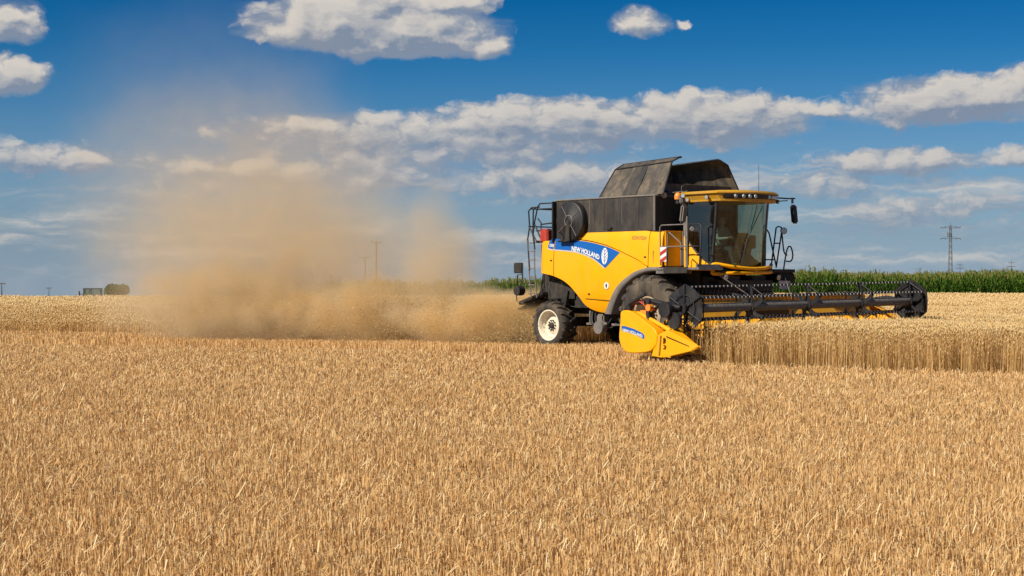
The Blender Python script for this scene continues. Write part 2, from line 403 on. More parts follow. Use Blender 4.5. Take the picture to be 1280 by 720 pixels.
def blades(X, Y, Z, H, W, lean, tone, sides=2, top=0.7, tipw=0.75):
    """n tapering upright straws as bent flat strips of two quads each"""
    n = len(X); yaw = rng.uniform(0, np.pi, n); dx, dy = np.cos(yaw), np.sin(yaw)
    la = rng.uniform(0, 2 * np.pi, n); ll = np.abs(rng.normal(0, lean, n)) * H; lx, ly = np.cos(la) * ll, np.sin(la) * ll
    V = np.empty((n, 6, 3), np.float32)
    for r_, (t, w) in enumerate(((0, 1), (0.55, 0.95), (1, tipw))):
        cx = X + lx * t ** 1.5; cyy = Y + ly * t ** 1.5; cz = Z + H * t
        for s_, sg in enumerate((-1, 1)):
            V[:, r_ * 2 + s_, 0] = cx + sg * dx * W * w / 2; V[:, r_ * 2 + s_, 1] = cyy + sg * dy * W * w / 2; V[:, r_ * 2 + s_, 2] = cz
    b = (np.arange(n) * 6)[:, None]
    F = np.concatenate([b + np.array([[0, 1, 3, 2]]), b + np.array([[2, 3, 5, 4]])])
    return V.reshape(-1, 3), F, np.repeat(tone, 6), (X + lx, Y + ly, Z + H)


def build_stubble():
    Vs, Fs, Ts, off = [], [], [], 0
    for (y0, y1, d, w) in STUB:
        X, Y = scatter(y0, y1, d)
        k = ~standing(X, Y); X, Y = X[k], Y[k]
        # drilled rows, seen as fine streaks
        row = 0.15; rx = X * math.cos(R(-31)) - Y * math.sin(R(-31)) * 0; ang = R(-25)
        p = -X * math.sin(ang) + Y * math.cos(ang); q = X * math.cos(ang) + Y * math.sin(ang)
        p2 = np.round(p / row) * row + rng.normal(0, 0.012, len(p)) + .03 * np.sin(q * .8); X = q * math.cos(ang) - p2 * math.sin(ang); Y = q * math.sin(ang) + p2 * math.cos(ang)
        u, v = to_mach(X, Y)
        strip = (Y > edge_y(X, near_edge)) & (X < 3.3) | (v < 4.1) & (u < 4) & (X >= 3.3)
        H = rng.normal(0.082, 0.018, len(X)) + np.where(strip, 0.06, 0)
        de = Y - edge_y(X, near_edge); H = H + np.where((X < 3.3) & (de > 0) & (de < 1.2), 0.06, 0)
        keep = ~((X < 3.3) & (de > -0.55) & (de < -0.05)); H = np.where(keep, H, H * 0.3)
        H = np.clip(H, 0.05, 0.3) * (1 + 0.07 * np.sin(X * 0.9 + 0.6 * Y) * np.sin(Y * 0.5 - X * 0.2))
        H = H * (1 + 0.16 * np.sin(p * 2.3 + np.sin(q * .11) * 1.5) * np.sin(p * 0.71 + 1) + .10 * np.sin(p * 5.9 + q * .05))
        press = strip & (np.abs(np.abs(v - 0) - 1.6) < 0.35) & (u < -3.5)
        H = np.where(press, H * 0.45, H)
        z = ground_z(X, Y)
        t = np.clip(rng.normal(0.5, 0.2, len(X)), 0, 1)
        V, F, T, _ = blades(X, Y, z, H, w * rng.uniform(0.7, 1.4, len(X)), 0.11, t, tipw=0.85)
        Vs.append(V); Fs.append(F + off); Ts.append(T); off += len(V)
        # loose straws and cut leaves lying between the stalks
        n = int(len(X) * 0.16); k = rng.choice(len(X), n, replace=False)
        x0, y0_, z0 = X[k] + rng.normal(0, .05, n), Y[k] + rng.normal(0, .05, n), z[k] + rng.uniform(0.01, 0.13, n)
        a = rng.uniform(0, 2 * np.pi, n); L = rng.uniform(0.03, 0.12, n); ww = w * rng.uniform(0.6, 1.5, n); dz = rng.normal(0, 0.025, n)
        P = np.empty((n, 4, 3), np.float32)
        for i, (s1, s2) in enumerate(((-1, -1), (1, -1), (1, 1), (-1, 1))):
            P[:, i, 0] = x0 + s1 * np.cos(a) * L / 2 - s2 * np.sin(a) * ww / 2
            P[:, i, 1] = y0_ + s1 * np.sin(a) * L / 2 + s2 * np.cos(a) * ww / 2
            P[:, i, 2] = z0 + s1 * dz
        b = (np.arange(n) * 4)[:, None]; Vs.append(P.reshape(-1, 3)); Fs.append(b + np.array([[0, 1, 2, 3]]) + off)
        Ts.append(np.repeat(np.clip(rng.normal(0.68, 0.2, n), 0, 1), 4)); off += n * 4
    m = straw_mat('stubble_straw', [(0.0, (0.36, 0.185, 0.065)), (0.35, (0.72, 0.435, 0.17)), (0.65, (0.90, 0.605, 0.28)), (1.0, (0.94, 0.78, 0.46))], trans=0.25)
    tag(raw_mesh('stubble', np.concatenate(Vs), np.concatenate(Fs), m, np.concatenate(Ts)),
        'short cut golden cereal stubble covering the foreground field', 'stubble', kind='stuff')


STUB = [(8.6, 13, 2000, 0.0054), (13, 19, 1350, 0.0062), (19, 28, 800, 0.0080), (28, 44, 430, 0.011), (44, 64, 170, 0.016)]
build_stubble()


def build_wheat():
    Vs, Fs, Ts, off = [], [], [], 0
    EV, EF, ET, eo = [], [], [], 0
    for (y0, y1, d, w, ew) in ((27, 42, 430, .007, .017), (42, 60, 240, .011, .024), (60, 80, 80, .022, .04), (80, 121, 24, .05, .07)):
        X, Y = scatter(y0, y1, d)
        k = standing(X, Y); X, Y = X[k], Y[k]
        if not len(X): continue
        z = ground_z(X, Y)
        H = 0.84 - rng.gamma(1.5, 0.065, len(X)) + 0.035 * np.sin(X * 1.9 + Y) * np.sin(Y * 1.3 - X * .6); H = np.where(rng.random(len(X)) < .30, H * rng.uniform(.45, .95, len(X)), H) + 0.05 * np.sin(X * 0.7) * np.sin(Y * 0.45 + 1)
        dl = Y - edge_y(X, far_edge); H = np.where((X < -4) & (dl < 4), H * np.clip(.52 + .14 * dl, .52, 1), H)
        t = np.clip(rng.normal(0.45, 0.18, len(X)), 0, 1)
        V, F, T, (tx, ty, tz) = blades(X, Y, z, H, w * rng.uniform(.7, 1.3, len(X)), 0.07, t, tipw=0.6)
        Vs.append(V); Fs.append(F + off); Ts.append(T); off += len(V)
        # drooping ears: six-sided spindles bent over
        n = len(X); a = rng.uniform(0, 2 * np.pi, n); L = rng.uniform(0.075, 0.115, n) * (1 if y0 < 58 else 1.6); nod = rng.uniform(0.1, 1.0, n)
        E = np.empty((n, 6, 3), np.float32)
        ux, uy, uz = np.cos(a) * np.sin(nod), np.sin(a) * np.sin(nod), np.cos(nod)
        sx, sy = -np.sin(a), np.cos(a); wx, wy, wz = np.cos(a) * np.cos(nod), np.sin(a) * np.cos(nod), -np.sin(nod)
        E[:, 0] = np.stack([tx - ux * .01, ty - uy * .01, tz - uz * .01], -1)
        for i, (p, q) in enumerate(((1, 0), (0, 1), (-1, 0), (0, -1))):
            E[:, 1 + i] = np.stack([tx + ux * L * .45 + (sx * p + wx * q) * ew / 2, ty + uy * L * .45 + (sy * p + wy * q) * ew / 2, tz + uz * L * .45 + wz * q * ew / 2], -1)
        E[:, 5] = np.stack([tx + ux * L, ty + uy * L, tz + uz * L], -1)
        b = (np.arange(n) * 6)[:, None]
        tri = np.concatenate([b + np.array([[0, 1 + (i + 1) % 4, 1 + i]]) for i in range(4)] + [b + np.array([[5, 1 + i, 1 + (i + 1) % 4]]) for i in range(4)])
        EV.append(E.reshape(-1, 3)); EF.append(tri + eo); ET.append(np.repeat(np.clip(rng.normal(0.62, .17, n), 0, 1), 6)); eo += n * 6
        # dry flag leaves
        n2 = n // 2; k = rng.choice(n, n2, replace=False); hh = rng.uniform(0.3, 0.8, n2)
        x0, y0_, z0 = X[k], Y[k], z[k] + H[k] * hh; a = rng.uniform(0, 2 * np.pi, n2); L = rng.uniform(.10, .22, n2)
        Q = np.empty((n2, 6, 3), np.float32); lw = w * 1.1
        for i, (t, zz, ww) in enumerate(((0, 0, 1), (.5, .28, 1), (1, -.25, .3))):
            for jj, sg in enumerate((-1, 1)):
                Q[:, i * 2 + jj] = np.stack([x0 + np.cos(a) * L * t - np.sin(a) * sg * lw * ww / 2, y0_ + np.sin(a) * L * t + np.cos(a) * sg * lw * ww / 2, z0 + L * zz], -1)
        b = (np.arange(n2) * 6)[:, None]; Vs.append(Q.reshape(-1, 3)); Fs.append(np.concatenate([b + np.array([[0, 1, 3, 2]]), b + np.array([[2, 3, 5, 4]])]) + off); Ts.append(np.repeat(np.clip(rng.normal(.5, .2, n2), 0, 1), 6)); off += n2 * 6
    # a dense mat of leaning straw inside the crop keeps the soil from showing between far stalks
    gx, gy = np.meshgrid(np.arange(-60, 60, 0.5), np.arange(28, 121, 0.5)); px, py = gx.ravel(), gy.ravel()
    ins = np.ones(len(px), bool)
    for ox, oy in [(q * math.cos(a), q * math.sin(a)) for q in (1.2, 2.4) for a in np.linspace(0, 2 * math.pi, 12, endpoint=False)]: ins &= standing(px + ox, py + oy)
    px, py = px[ins], py[ins]; hz = 0.50 + ground_z(px, py)
    Q = np.empty((len(px), 4, 3), np.float32)
    for i, (a, b_) in enumerate(((-.25, -.25), (.25, -.25), (.25, .25), (-.25, .25))):
        cx_, cy_ = px + a, py + b_
        Q[:, i] = np.stack([cx_, cy_, 0.50 + ground_z(cx_, cy_) + 0.07 * np.sin(cx_ * 5.3) * np.sin(cy_ * 4.1)], -1)
    b = (np.arange(len(px)) * 4)[:, None]; Vs.append(Q.reshape(-1, 3)); Fs.append(b + np.array([[0, 1, 2, 3]]) + off); Ts.append(np.full(len(px) * 4, .38)); off += len(px) * 4
    stops = [(0.0, (0.36, 0.20, 0.07)), (0.35, (0.68, 0.43, 0.165)), (0.65, (0.83, 0.57, 0.25)), (1.0, (0.90, 0.74, 0.44))]
    o = raw_mesh('standing_wheat', np.concatenate(Vs), np.concatenate(Fs), straw_mat('wheat_straw', stops, trans=0.28), np.concatenate(Ts))
    tag(o, 'uncut ripe golden wheat standing beyond and ahead of the harvester', 'wheat', kind='stuff')
    e = raw_mesh('wheat_ears', np.concatenate(EV), np.concatenate(EF), straw_mat('wheat_ear', stops, patch=0.35), np.concatenate(ET), smooth=True)
    e.parent = o; e['kind'] = 'stuff'


build_wheat()


def build_corn():
    rows = []
    X0c, X1c = -14.0, 62.0
    for r_ in range(14):
        y = 121.6 + r_ * 0.75; n = int((X1c - X0c) / 0.20)
        x = np.linspace(X0c + (r_ % 3) * .05, X1c, n) + rng.normal(0, .035, n); rows.append((x, np.full(n, y) + rng.normal(0, .05, n)))
    for r_ in range(16):                                   # thinner further in, only their tops are ever seen
        y = 132.5 + r_ * 1.6; n = int((X1c - X0c) / 0.5); rows.append((rng.uniform(X0c, X1c, n), np.full(n, y)))
    X = np.concatenate([r_[0] for r_ in rows]); Y = np.concatenate([r_[1] for r_ in rows]); n = len(X); Z = ground_z(X, Y)
    H = rng.normal(2.10, .17, n) + 0.10 * np.sin(X * .35) + 0.07 * np.sin(X * 1.3 + 2) + 0.06 * np.sin(X * 3.1)
    V, F, T, _ = blades(X, Y, Z, H, 0.035, .02, np.clip(rng.normal(.35, .1, n), 0, 1)); Vs, Fs, Ts, off = [V], [F], [T], len(V)
    for lf in range(11):
        a = rng.uniform(0, 2 * np.pi, n); h0 = Z + H * (0.15 + lf * 0.078); L = rng.uniform(.35, .62, n); up = rng.uniform(.20, .42, n) * (1.2 if lf > 7 else 1); w = .075
        Q = np.empty((n, 8, 3), np.float32)
        for i, (t, zz, ww) in enumerate(((0, 0, .6), (.33, .8, 1), (.7, .75, .8), (1, .1, .15))):
            for j, sg in enumerate((-1, 1)):
                Q[:, i * 2 + j] = np.stack([X + np.cos(a) * L * t - np.sin(a) * sg * w * ww / 2, Y + np.sin(a) * L * t + np.cos(a) * sg * w * ww / 2, h0 + up * zz], -1)
        b = (np.arange(n) * 8)[:, None]
        Fs.append(np.concatenate([b + np.array([[0, 1, 3, 2]]), b + np.array([[2, 3, 5, 4]]), b + np.array([[4, 5, 7, 6]])]) + off); Vs.append(Q.reshape(-1, 3))
        Ts.append(np.repeat(np.clip(rng.normal(.40 + .02 * lf, .17, n), 0, 1), 8)); off += n * 8
    for k in range(4):                                     # tassels
        a = rng.uniform(0, 2 * np.pi, n); L = rng.uniform(.04, .10, n); w = .022
        Q = np.empty((n, 4, 3), np.float32); zz = Z + H
        Q[:, 0] = np.stack([X - w / 2, Y, zz - .1], -1); Q[:, 1] = np.stack([X + w / 2, Y, zz - .1], -1)
        Q[:, 2] = np.stack([X + np.cos(a) * L + w / 2, Y + np.sin(a) * L, zz + .24], -1); Q[:, 3] = np.stack([X + np.cos(a) * L - w / 2, Y + np.sin(a) * L, zz + .24], -1)
        b = (np.arange(n) * 4)[:, None]; Fs.append(b + np.array([[0, 1, 2, 3]]) + off); Vs.append(Q.reshape(-1, 3)); Ts.append(np.repeat(rng.uniform(.85, 1, n), 4)); off += n * 4
    m = straw_mat('maize_leaf', [(0.0, (0.02, 0.05, 0.006)), (.4, (.065, .15, .014)), (.75, (.13, .24, .025)), (.9, (.30, .28, .07)), (1, (.42, .35, .12))], rough=.5, trans=.3, patch=.2)
    tag(raw_mesh('maize_field', np.concatenate(Vs), np.concatenate(Fs), m, np.concatenate(Ts)), 'tall green maize crop along the far edge of the wheat field', 'maize', kind='stuff')


build_corn()

# ------------------------------------------------------------------ combine harvester
CH = empty('combine_harvester', (MX, MY, 0), -TH)
tag(CH, 'yellow and black combine harvester cutting wheat with its wide reel header lowered', 'combine harvester')
def part(mb, name, m, parent=None, label=None):
    o = mb.build(name, M[m] if isinstance(m, str) else m, parent or CH)
    if label: o['label'] = label
    return o


# --- side bodywork. top, seam and bottom lines of the flank in (u, z)
TOPL = smooth_curve([(-4.26, 2.70), (-3.9, 2.80), (-3.2, 2.80), (-2.66, 2.84), (-2.52, 2.98), (-2.38, 3.17), (-2.1, 3.235), (-1.54, 3.22), (-0.76, 3.10), (-0.2, 2.985), (0.33, 2.95)], 6)
BOTL = smooth_curve([(-4.26, 2.12), (-4.1, 2.0), (-3.6, 1.93), (-3.2, 1.82), (-2.89, 1.66), (-2.62, 1.42), (-2.42, 1.18), (-2.14, 1.04), (-1.77, 0.985), (-1.50, 1.03), (-1.33, 1.37), (-1.12, 1.64), (-0.88, 1.84), (-0.53, 2.0), (-0.13, 2.09), (0.33, 2.10)], 6)
SEAML = smooth_curve([(-2.66, 2.82), (-2.32, 2.79), (-1.97, 2.735), (-1.63, 2.665), (-1.26, 2.56), (-0.85, 2.42), (-0.44, 2.27), (-0.12, 2.12), (0.33, 2.10)], 6)


def flank_v(u, z):
    v = 1.56
    v -= 0.32 * max(0, (z - 2.75) / 0.5) ** 2.2 * (1 if z > 2.75 else 0)      # shoulder rolls inward
    v -= 0.16 * max(0.0, (1.55 - z) / 0.6) ** 2
    v -= 0.30 * max(0.0, (-3.75 - u) / 0.5) ** 2
    v += 0.05 * math.sin(max(0, min(1, (z - 1.3) / 1.6)) * math.pi)
    return v


def flank(name, u0, u1, lo, hi, m='yellow', off=0.0, th=0.05, nu=40, nz=16, parent=None, side=1, gap=0.0):
    us = np.linspace(u0, u1, nu); g = []
    for u in us:
        a, b = (f(u) if callable(f) else interp(u, f) for f in (lo, hi)); a += gap; b -= gap
        g.append([(u, -side * (flank_v(u, a + (b - a) * t) + off), a + (b - a) * t) for t in (0.5 - 0.5 * math.cos(math.pi * k / (nz - 1)) for k in range(nz))])
    mb = MB().grid(g, thick=(0, side * th, 0) if th else None)
    return part(mb, name, m, parent)


for sd_ in (1, -1):
    lower_hi = lambda u: interp(u, TOPL) if u < -2.66 else interp(u, SEAML) - 0.012
    flank('rear_panel', -4.26, -3.475, BOTL, TOPL, side=sd_)
    sp_ = flank('side_panel', -3.455, -0.15, BOTL, lower_hi, side=sd_, nu=90, nz=22)
    flank('upper_panel', -2.655, -0.125, lambda u: min(interp(u, SEAML) + 0.012, interp(u, TOPL) - .005), TOPL, side=sd_, nu=60)
    flank('front_panel', -0.105, 0.33, lambda u: interp(u, BOTL) + .01, TOPL, side=sd_, nu=12)
    if sd_ == 1:
        # crease and low hatch line, dark liner behind the seams
        flank('panel_liner', -4.1, 0.25, lambda u: interp(u, BOTL) + .12, lambda u: interp(u, TOPL) - .15, 'seam', off=-0.07, th=0.02, side=1)
        part(MB().tube([(u, -(flank_v(u, 1.35 - 0.02 * (u + 2.4)) + .002), 1.33 - .05 * (u + 2.3)) for u in np.linspace(-2.35, -1.47, 8)], 0.007, 5), 'hatch_line', 'seam', sp_)
        # round sticker low on the flank
        part(MB().lathe([(0.0, 0), (0.085, 0)], (-1.55, -(flank_v(-1.6, 1.65) + .010), 1.66), 20), 'round_sticker', 'white', sp_)
        part(MB().box((-1.55, -(flank_v(-1.6, 1.66) + .013), 1.66), (.035, .004, .10)).box((-1.55, -(flank_v(-1.6, 1.66) + .0135), 1.66), (.07, .004, .02)), 'sticker_symbol', 'black', sp_)
        # blue swoosh with lettering
        DT = [(-3.70, 2.66), (-3.66, 2.80), (-3.55, 2.86), (-3.3, 2.845), (-3.0, 2.80), (-2.66, 2.795), (-2.32, 2.765), (-1.97, 2.71), (-1.63, 2.64), (-1.38, 2.575), (-1.08, 2.475)]
        DB = smooth_curve([(-3.70, 2.64), (-3.6, 2.60), (-3.21, 2.57), (-2.73, 2.53), (-2.38, 2.46), (-2.03, 2.35), (-1.75, 2.20), (-1.58, 2.09)], 4) + [(-1.08, 2.47)]
        dc = flank('side_decal', -3.44, -1.085, DB, lambda u: max(interp(u, DT), interp(u, DB) + .002), 'blue', off=0.006, th=0, nu=60, nz=8)
        rd = flank('rear_decal', -3.70, -3.49, DB, DT, 'blue', off=0.006, th=0, nu=10, nz=8)
        flank('decal_edge', -3.69, -1.60, lambda u: interp(u, DB) - .030, lambda u: interp(u, DB) - .004, 'silver', off=0.0065, th=0, nu=60, nz=2, parent=dc)

# --- text laid on surfaces
def text_mesh(txt, bold=0.0, shear=0.0):
    cu = bpy.data.curves.new('text_source', 'FONT'); cu.body = txt; cu.size = 1; cu.offset = bold; cu.shear = shear; cu.align_x = 'LEFT'; cu.resolution_u = 3
    o = bpy.data.objects.new('text_source', cu); scene.collection.objects.link(o)
    dg = bpy.context.evaluated_depsgraph_get(); me = bpy.data.meshes.new_from_object(o.evaluated_get(dg))
    bpy.data.objects.remove(o); bpy.data.curves.remove(cu)
    vs = np.array([v.co[:] for v in me.vertices]); fs = [tuple(p.vertices) for p in me.polygons]; bpy.data.meshes.remove(me)
    vs[:, 0] -= vs[:, 0].min(); return vs, fs, vs[:, 0].max(), vs[:, 1].max()


def flank_text(txt, u0, u1, base, height, name, m, parent, bold=0.02, shear=0.0, off=0.012):
    vs, fs, w, h = text_mesh(txt, bold, shear); mb = MB(); P = []
    for x, y, _ in vs:
        u = u0 + (u1 - u0) * x / w; z = interp(u, base) + height * y / h; P.append((u, -(flank_v(u, z) + off), z))
    mb.add(P, fs); return part(mb, name, m, parent)


flank_text('NEW HOLLAND', -2.80, -1.78, [(-2.84, 2.545), (-2.4, 2.48), (-2.0, 2.375), (-1.78, 2.30)], 0.12, 'lettering', 'white', dc, 0.035)
flank_text('CR9080', -3.64, -3.47, [(-3.7, 2.66), (-3.4, 2.635)], 0.075, 'lettering', 'white', rd, 0.025, 0.2)
flank_text('ELEVATION', -0.70, -0.20, [(-0.7, 2.79), (-0.2, 2.76)], 0.09, 'lettering', 'faint', CH, 0.01, 0.3)
# leaf emblem
def emblem(u0, z0, s, parent, off=0.013):
    mb = MB(); n = 28; pts = [(u0 + math.cos(a) * .115 * s, z0 + math.sin(a) * .20 * s * (1 if math.sin(a) > 0 else 1.15)) for a in np.linspace(0, 2 * math.pi, n, endpoint=False)]
    mb.add([(u, -(flank_v(u, z) + off), z) for u, z in pts], [tuple(range(n))]); o = part(mb, 'emblem', 'white', parent)
    vb = MB()
    def strip(a, b, w):
        (ua, za), (ub, zb) = a, b; d = Vector((ub - ua, zb - za)).normalized(); nx, nz_ = -d.y * w / 2, d.x * w / 2
        q = [(ua + nx, za + nz_), (ua - nx, za - nz_), (ub - nx * .5, zb - nz_ * .5), (ub + nx * .5, zb + nz_ * .5)]
        vb.add([(u, -(flank_v(u, z) + off + .004), z) for u, z in q], [(0, 1, 2, 3)])
    strip((u0, z0 - .22 * s), (u0, z0 + .17 * s), .016)
    for k in range(4):
        zz = z0 - .15 * s + k * .085 * s
        for sg in (-1, 1): strip((u0, zz), (u0 + sg * .095 * s, zz + .10 * s), .013)
    part(vb, 'emblem_veins', 'blue', parent)
emblem(-1.60, 2.40, 0.95, dc)

for u_, z_ in ((-3.56, 2.30), (-2.2, 1.45), (-0.22, 2.35), (-1.15, 3.02)):
    part(MB().box((u_, -(flank_v(u_, z_) + .008), z_), (.07, .014, .035), bev=.004), 'latch', 'black')
part(MB().tube([(u, -(flank_v(u, interp(u, TOPL) - .02) + .0), interp(u, TOPL) + .004) for u in np.linspace(-2.1, .25, 14)], .012, 5), 'tank_seal', 'seam')
part(MB().box((.05, -(flank_v(.05, 2.35) + .006), 2.35), (.012, .012, .30)), 'hinge', 'grey')
# --- hull behind the panels, tank, underbody
mb = MB().prism([(-4.15, 2.1), (-4.15, 2.72), (-3.6, 2.75), (-3.6, 3.2), (0.0, 3.0), (0.30, 2.90), (0.30, 2.15), (-0.4, 2.1), (-3.0, 2.1)], -1.42, 1.42)
part(mb, 'inner_body', 'dark')
for y in (-1.16, 1.16): part(MB().box((0.345, y, 2.55), (0.05, 0.72, 0.85), bev=.02), 'front_wall', 'yellow')
mb = MB()
T0, T1, TZ = -3.50, 0.0, 3.83
out = [(T0, -1.50), (T1 - .05, -1.50), (T1, -1.45), (T1, 1.45), (T1 - .05, 1.50), (T0, 1.50)]
n = len(out); mb.add([(x, y, 2.75) for x, y in out] + [(x * (0.99), y * 1.0, TZ) for x, y in out], [(i, (i + 1) % n, (i + 1) % n + n, i + n) for i in range(n)] + [tuple(range(n, 2 * n))])
tank = part(mb, 'grain_tank', 'tank')
rm = MB().tube([(T0, -1.50, TZ), (-.04, -1.50, TZ), (0.0, -1.44, TZ), (0.0, 1.44, TZ), (-.04, 1.5, TZ), (T0, 1.5, TZ)], .022, 8)
for x in (-2.25, -1.1): rm.box((x, -1.503, 3.5), (.012, .012, .62))
rm.tube([(-.01, -1.495, 2.98), (-.01, -1.495, 3.82)], .03, 8)
part(rm, 'tank_rim', 'grey', tank)
for x in (-1.75, -.55): part(MB().box((x, -1.506, 3.42), (.05, .012, .74), bev=.004), 'stiffener', 'tank', tank)
part(MB().tube([(-1.62, -1.53, 3.06), (-1.50, -1.53, 3.04), (-1.44, -1.53, 3.10)], .018, 6), 'grab_handle', 'black', tank)
# folding lids, tented inward
def lid(sg):
    u0, u1 = -1.95, 0.2
    a = [(u0, 1.46, TZ + .01), (u1, 1.42, TZ + .03)]; f = [(u0 + .11, 1.0, 4.56), (u1 - .10, 1.0, 4.66)]; t = [(u0 + .10, .70, 4.70), (u1 - .12, .70, 4.78)]
    g = []
    for i in range(13):
        s_ = i / 12; col = []
        for (p, q), m_ in ((( a, f), 9), ((f, t), 5)):
            P0 = [p[0][k] + (p[1][k] - p[0][k]) * s_ for k in range(3)]; P1 = [q[0][k] + (q[1][k] - q[0][k]) * s_ for k in range(3)]
            for j in range(m_):
                r_ = j / (m_ - 1 if m_ == 5 else m_); sag = 0.025 * math.sin(math.pi * r_) * math.sin(math.pi * ((s_ * 3) % 1))
                col.append((P0[0] + (P1[0] - P0[0]) * r_, -sg * (P0[1] + (P1[1] - P0[1]) * r_ - sag), P0[2] + (P1[2] - P0[2]) * r_))
        g.append(col)
    o = part(MB().grid(g, thick=(0, sg * .018, -.006), smooth=False), 'tank_lid', 'cover')
    fr = MB()
    for s_ in (0, 1):
        fr.tube([(a[s_][0], -sg * a[s_][1], a[s_][2]), (f[s_][0], -sg * f[s_][1], f[s_][2]), (t[s_][0], -sg * t[s_][1], t[s_][2])], .022, 6)
    fr.tube([(f[0][0], -sg * 1.01, f[0][2]), (f[1][0], -sg * 1.01, f[1][2])], .018, 6).tube([(t[0][0], -sg * .66, t[0][2]), (t[1][0], -sg * .66, t[1][2])], .026, 6)
    part(fr, 'lid_frame', 'black', o)
    pl = MB()
    q0, q1 = .36, .58                                      # the darker middle sheet of the lid
    def on(s_, r_): return [a[0][k] + (a[1][k] - a[0][k]) * s_ + ((f[0][k] + (f[1][k] - f[0][k]) * s_) - (a[0][k] + (a[1][k] - a[0][k]) * s_)) * r_ for k in range(3)]
    pl.add([(p[0], -sg * (p[1] + .008), p[2] + .006) for p in (on(q0, .03), on(q1, .03), on(q1 + .02, .97), on(q0 + .02, .97))], [(0, 1, 2, 3)])
    part(pl, 'lid_patch', 'tank', o)
lid(1); lid(-1)
rl = MB().add([(-1.93, -1.40, TZ), (-1.93, 1.40, TZ), (-1.83, 1.0, 4.53), (-1.83, .68, 4.67), (-1.83, -.68, 4.67), (-1.83, -1.0, 4.53)], [(0, 1, 2, 3, 4, 5)])
rl.add([(-1.91, -1.40, TZ), (-1.91, 1.40, TZ), (-1.81, 1.0, 4.53), (-1.81, .68, 4.67), (-1.81, -.68, 4.67), (-1.81, -1.0, 4.53)], [(5, 4, 3, 2, 1, 0)])
part(rl, 'rear_tank_lid', 'cover')
part(MB().box((-.02, 0, 3.98), (.03, 2.6, .30)), 'front_tank_board', 'cover')

# --- rotary air screen on the right flank
sc = (-2.81, -1.5, 3.285)
scr = part(MB().lathe([(0.0, -.20), (.12, -.20), (.13, -.19), (.46, -.185), (.49, -.17), (.50, -.14), (.50, .0), (.44, .04)], sc, 48), 'air_screen', 'black')
d_ = MB()
for a in (35, 125, 215, 305):
    c_, s_ = math.cos(R(a)), math.sin(R(a)); d_.tube([(sc[0] + c_ * .13, sc[1] - .195, sc[2] + s_ * .13), (sc[0] + c_ * .46, sc[1] - .19, sc[2] + s_ * .46)], .009, 5)
d_.tube([(sc[0] + .14 * math.cos(a), sc[1] - .20, sc[2] + .14 * math.sin(a)) for a in np.linspace(0, 2 * math.pi, 21)], .014, 6)
part(d_, 'screen_ring', 'grey', scr)
part(MB().add([(-2.93, -1.735, 2.76), (-2.74, -1.735, 2.79), (-2.78, -1.735, 3.30), (-2.86, -1.735, 3.30), (-2.93, -1.70, 2.76), (-2.74, -1.70, 2.79), (-2.76, -1.70, 3.30), (-2.86, -1.70, 3.30)],
              [(0, 1, 2, 3), (7, 6, 5, 4), (0, 3, 7, 4), (1, 5, 6, 2), (0, 4, 5, 1), (3, 2, 6, 7)]).add(
    [(-3.20, -1.71, 2.86), (-2.98, -1.71, 2.76), (-3.0, -1.71, 2.88), (-3.18, -1.71, 3.02), (-3.20, -1.68, 2.86), (-2.98, -1.68, 2.76), (-3.0, -1.68, 2.88), (-3.18, -1.68, 3.02)],
    [(0, 1, 2, 3), (7, 6, 5, 4), (0, 3, 7, 4), (1, 5, 6, 2)]).box((-2.98, -1.62, 2.78), (.46, .22, .05), bev=.02), 'screen_arm', 'dark', scr)
part(MB().box((-3.50, -1.55, 3.28), (.05, .16, 1.05), bev=.01), 'screen_housing', 'black', scr)

# --- underbody, axles, drivetrain
mb = MB().box((-1.6, 0, 1.55), (4.9, 1.7, 1.2)).box((-3.9, 0, 1.7), (1.0, 2.2, .8)).box((0, 0, .95), (.5, 2.4, .42), bev=.05).box((-3.72, 0, .72), (.28, 2.3, .24), bev=.04).box((-1.9, 0, .95), (2.2, 1.5, .35))
mb.box((-3.4, -1.1, 1.55), (.9, .5, .45)).box((-2.7, -1.1, 1.25), (.6, .4, .3))
for k in range(16): mb.box((random.uniform(-3.9, -1.5), random.uniform(-1.35, -.9), random.uniform(1.0, 1.9)), (random.uniform(.06, .4), random.uniform(.05, .2), random.uniform(.05, .35)), Matrix.Rotation(random.uniform(-.6, .6), 3, 'Y'))
part(mb, 'chassis', 'dark')
for k in range(9):
    x0, z0 = random.uniform(-4.1, -3.2), random.uniform(1.6, 1.95); part(MB().tube(smooth_curve([(x0, -1.25, z0), (x0 + .15, -1.32, z0 - .35), (x0 + .4, -1.2, z0 - .5), (x0 + .7, -1.1, z0 - .2)], 4), .016, 5), 'hose', 'black')
for k in range(6):
    x0 = random.uniform(-2.4, -1.9); part(MB().tube(smooth_curve([(x0, -1.3, 1.1), (x0 + .1, -1.42, .75), (x0 + .35, -1.35, .62), (x0 + .5, -1.2, .9)], 4), .014, 5), 'hose', 'black')
mb = MB().box((-1.98, -1.3, .78), (.26, .25, .34), bev=.04).lathe([(0, -.1), (.16, -.1), (.17, -.04), (.17, .06)], (-1.9, -1.45, .62), 20, False).box((-2.3, -1.3, .70), (.5, .05, .05)).box((-2.42, -1.3, .85), (.05, .05, .35)).box((-1.72, -1.45, .72), (.12, .06, .05))
part(mb, 'fuel_pump', 'grey')
part(MB().box((-1.0, -1.45, .70), (1.0, .04, .05)), 'side_rail', 'steel')

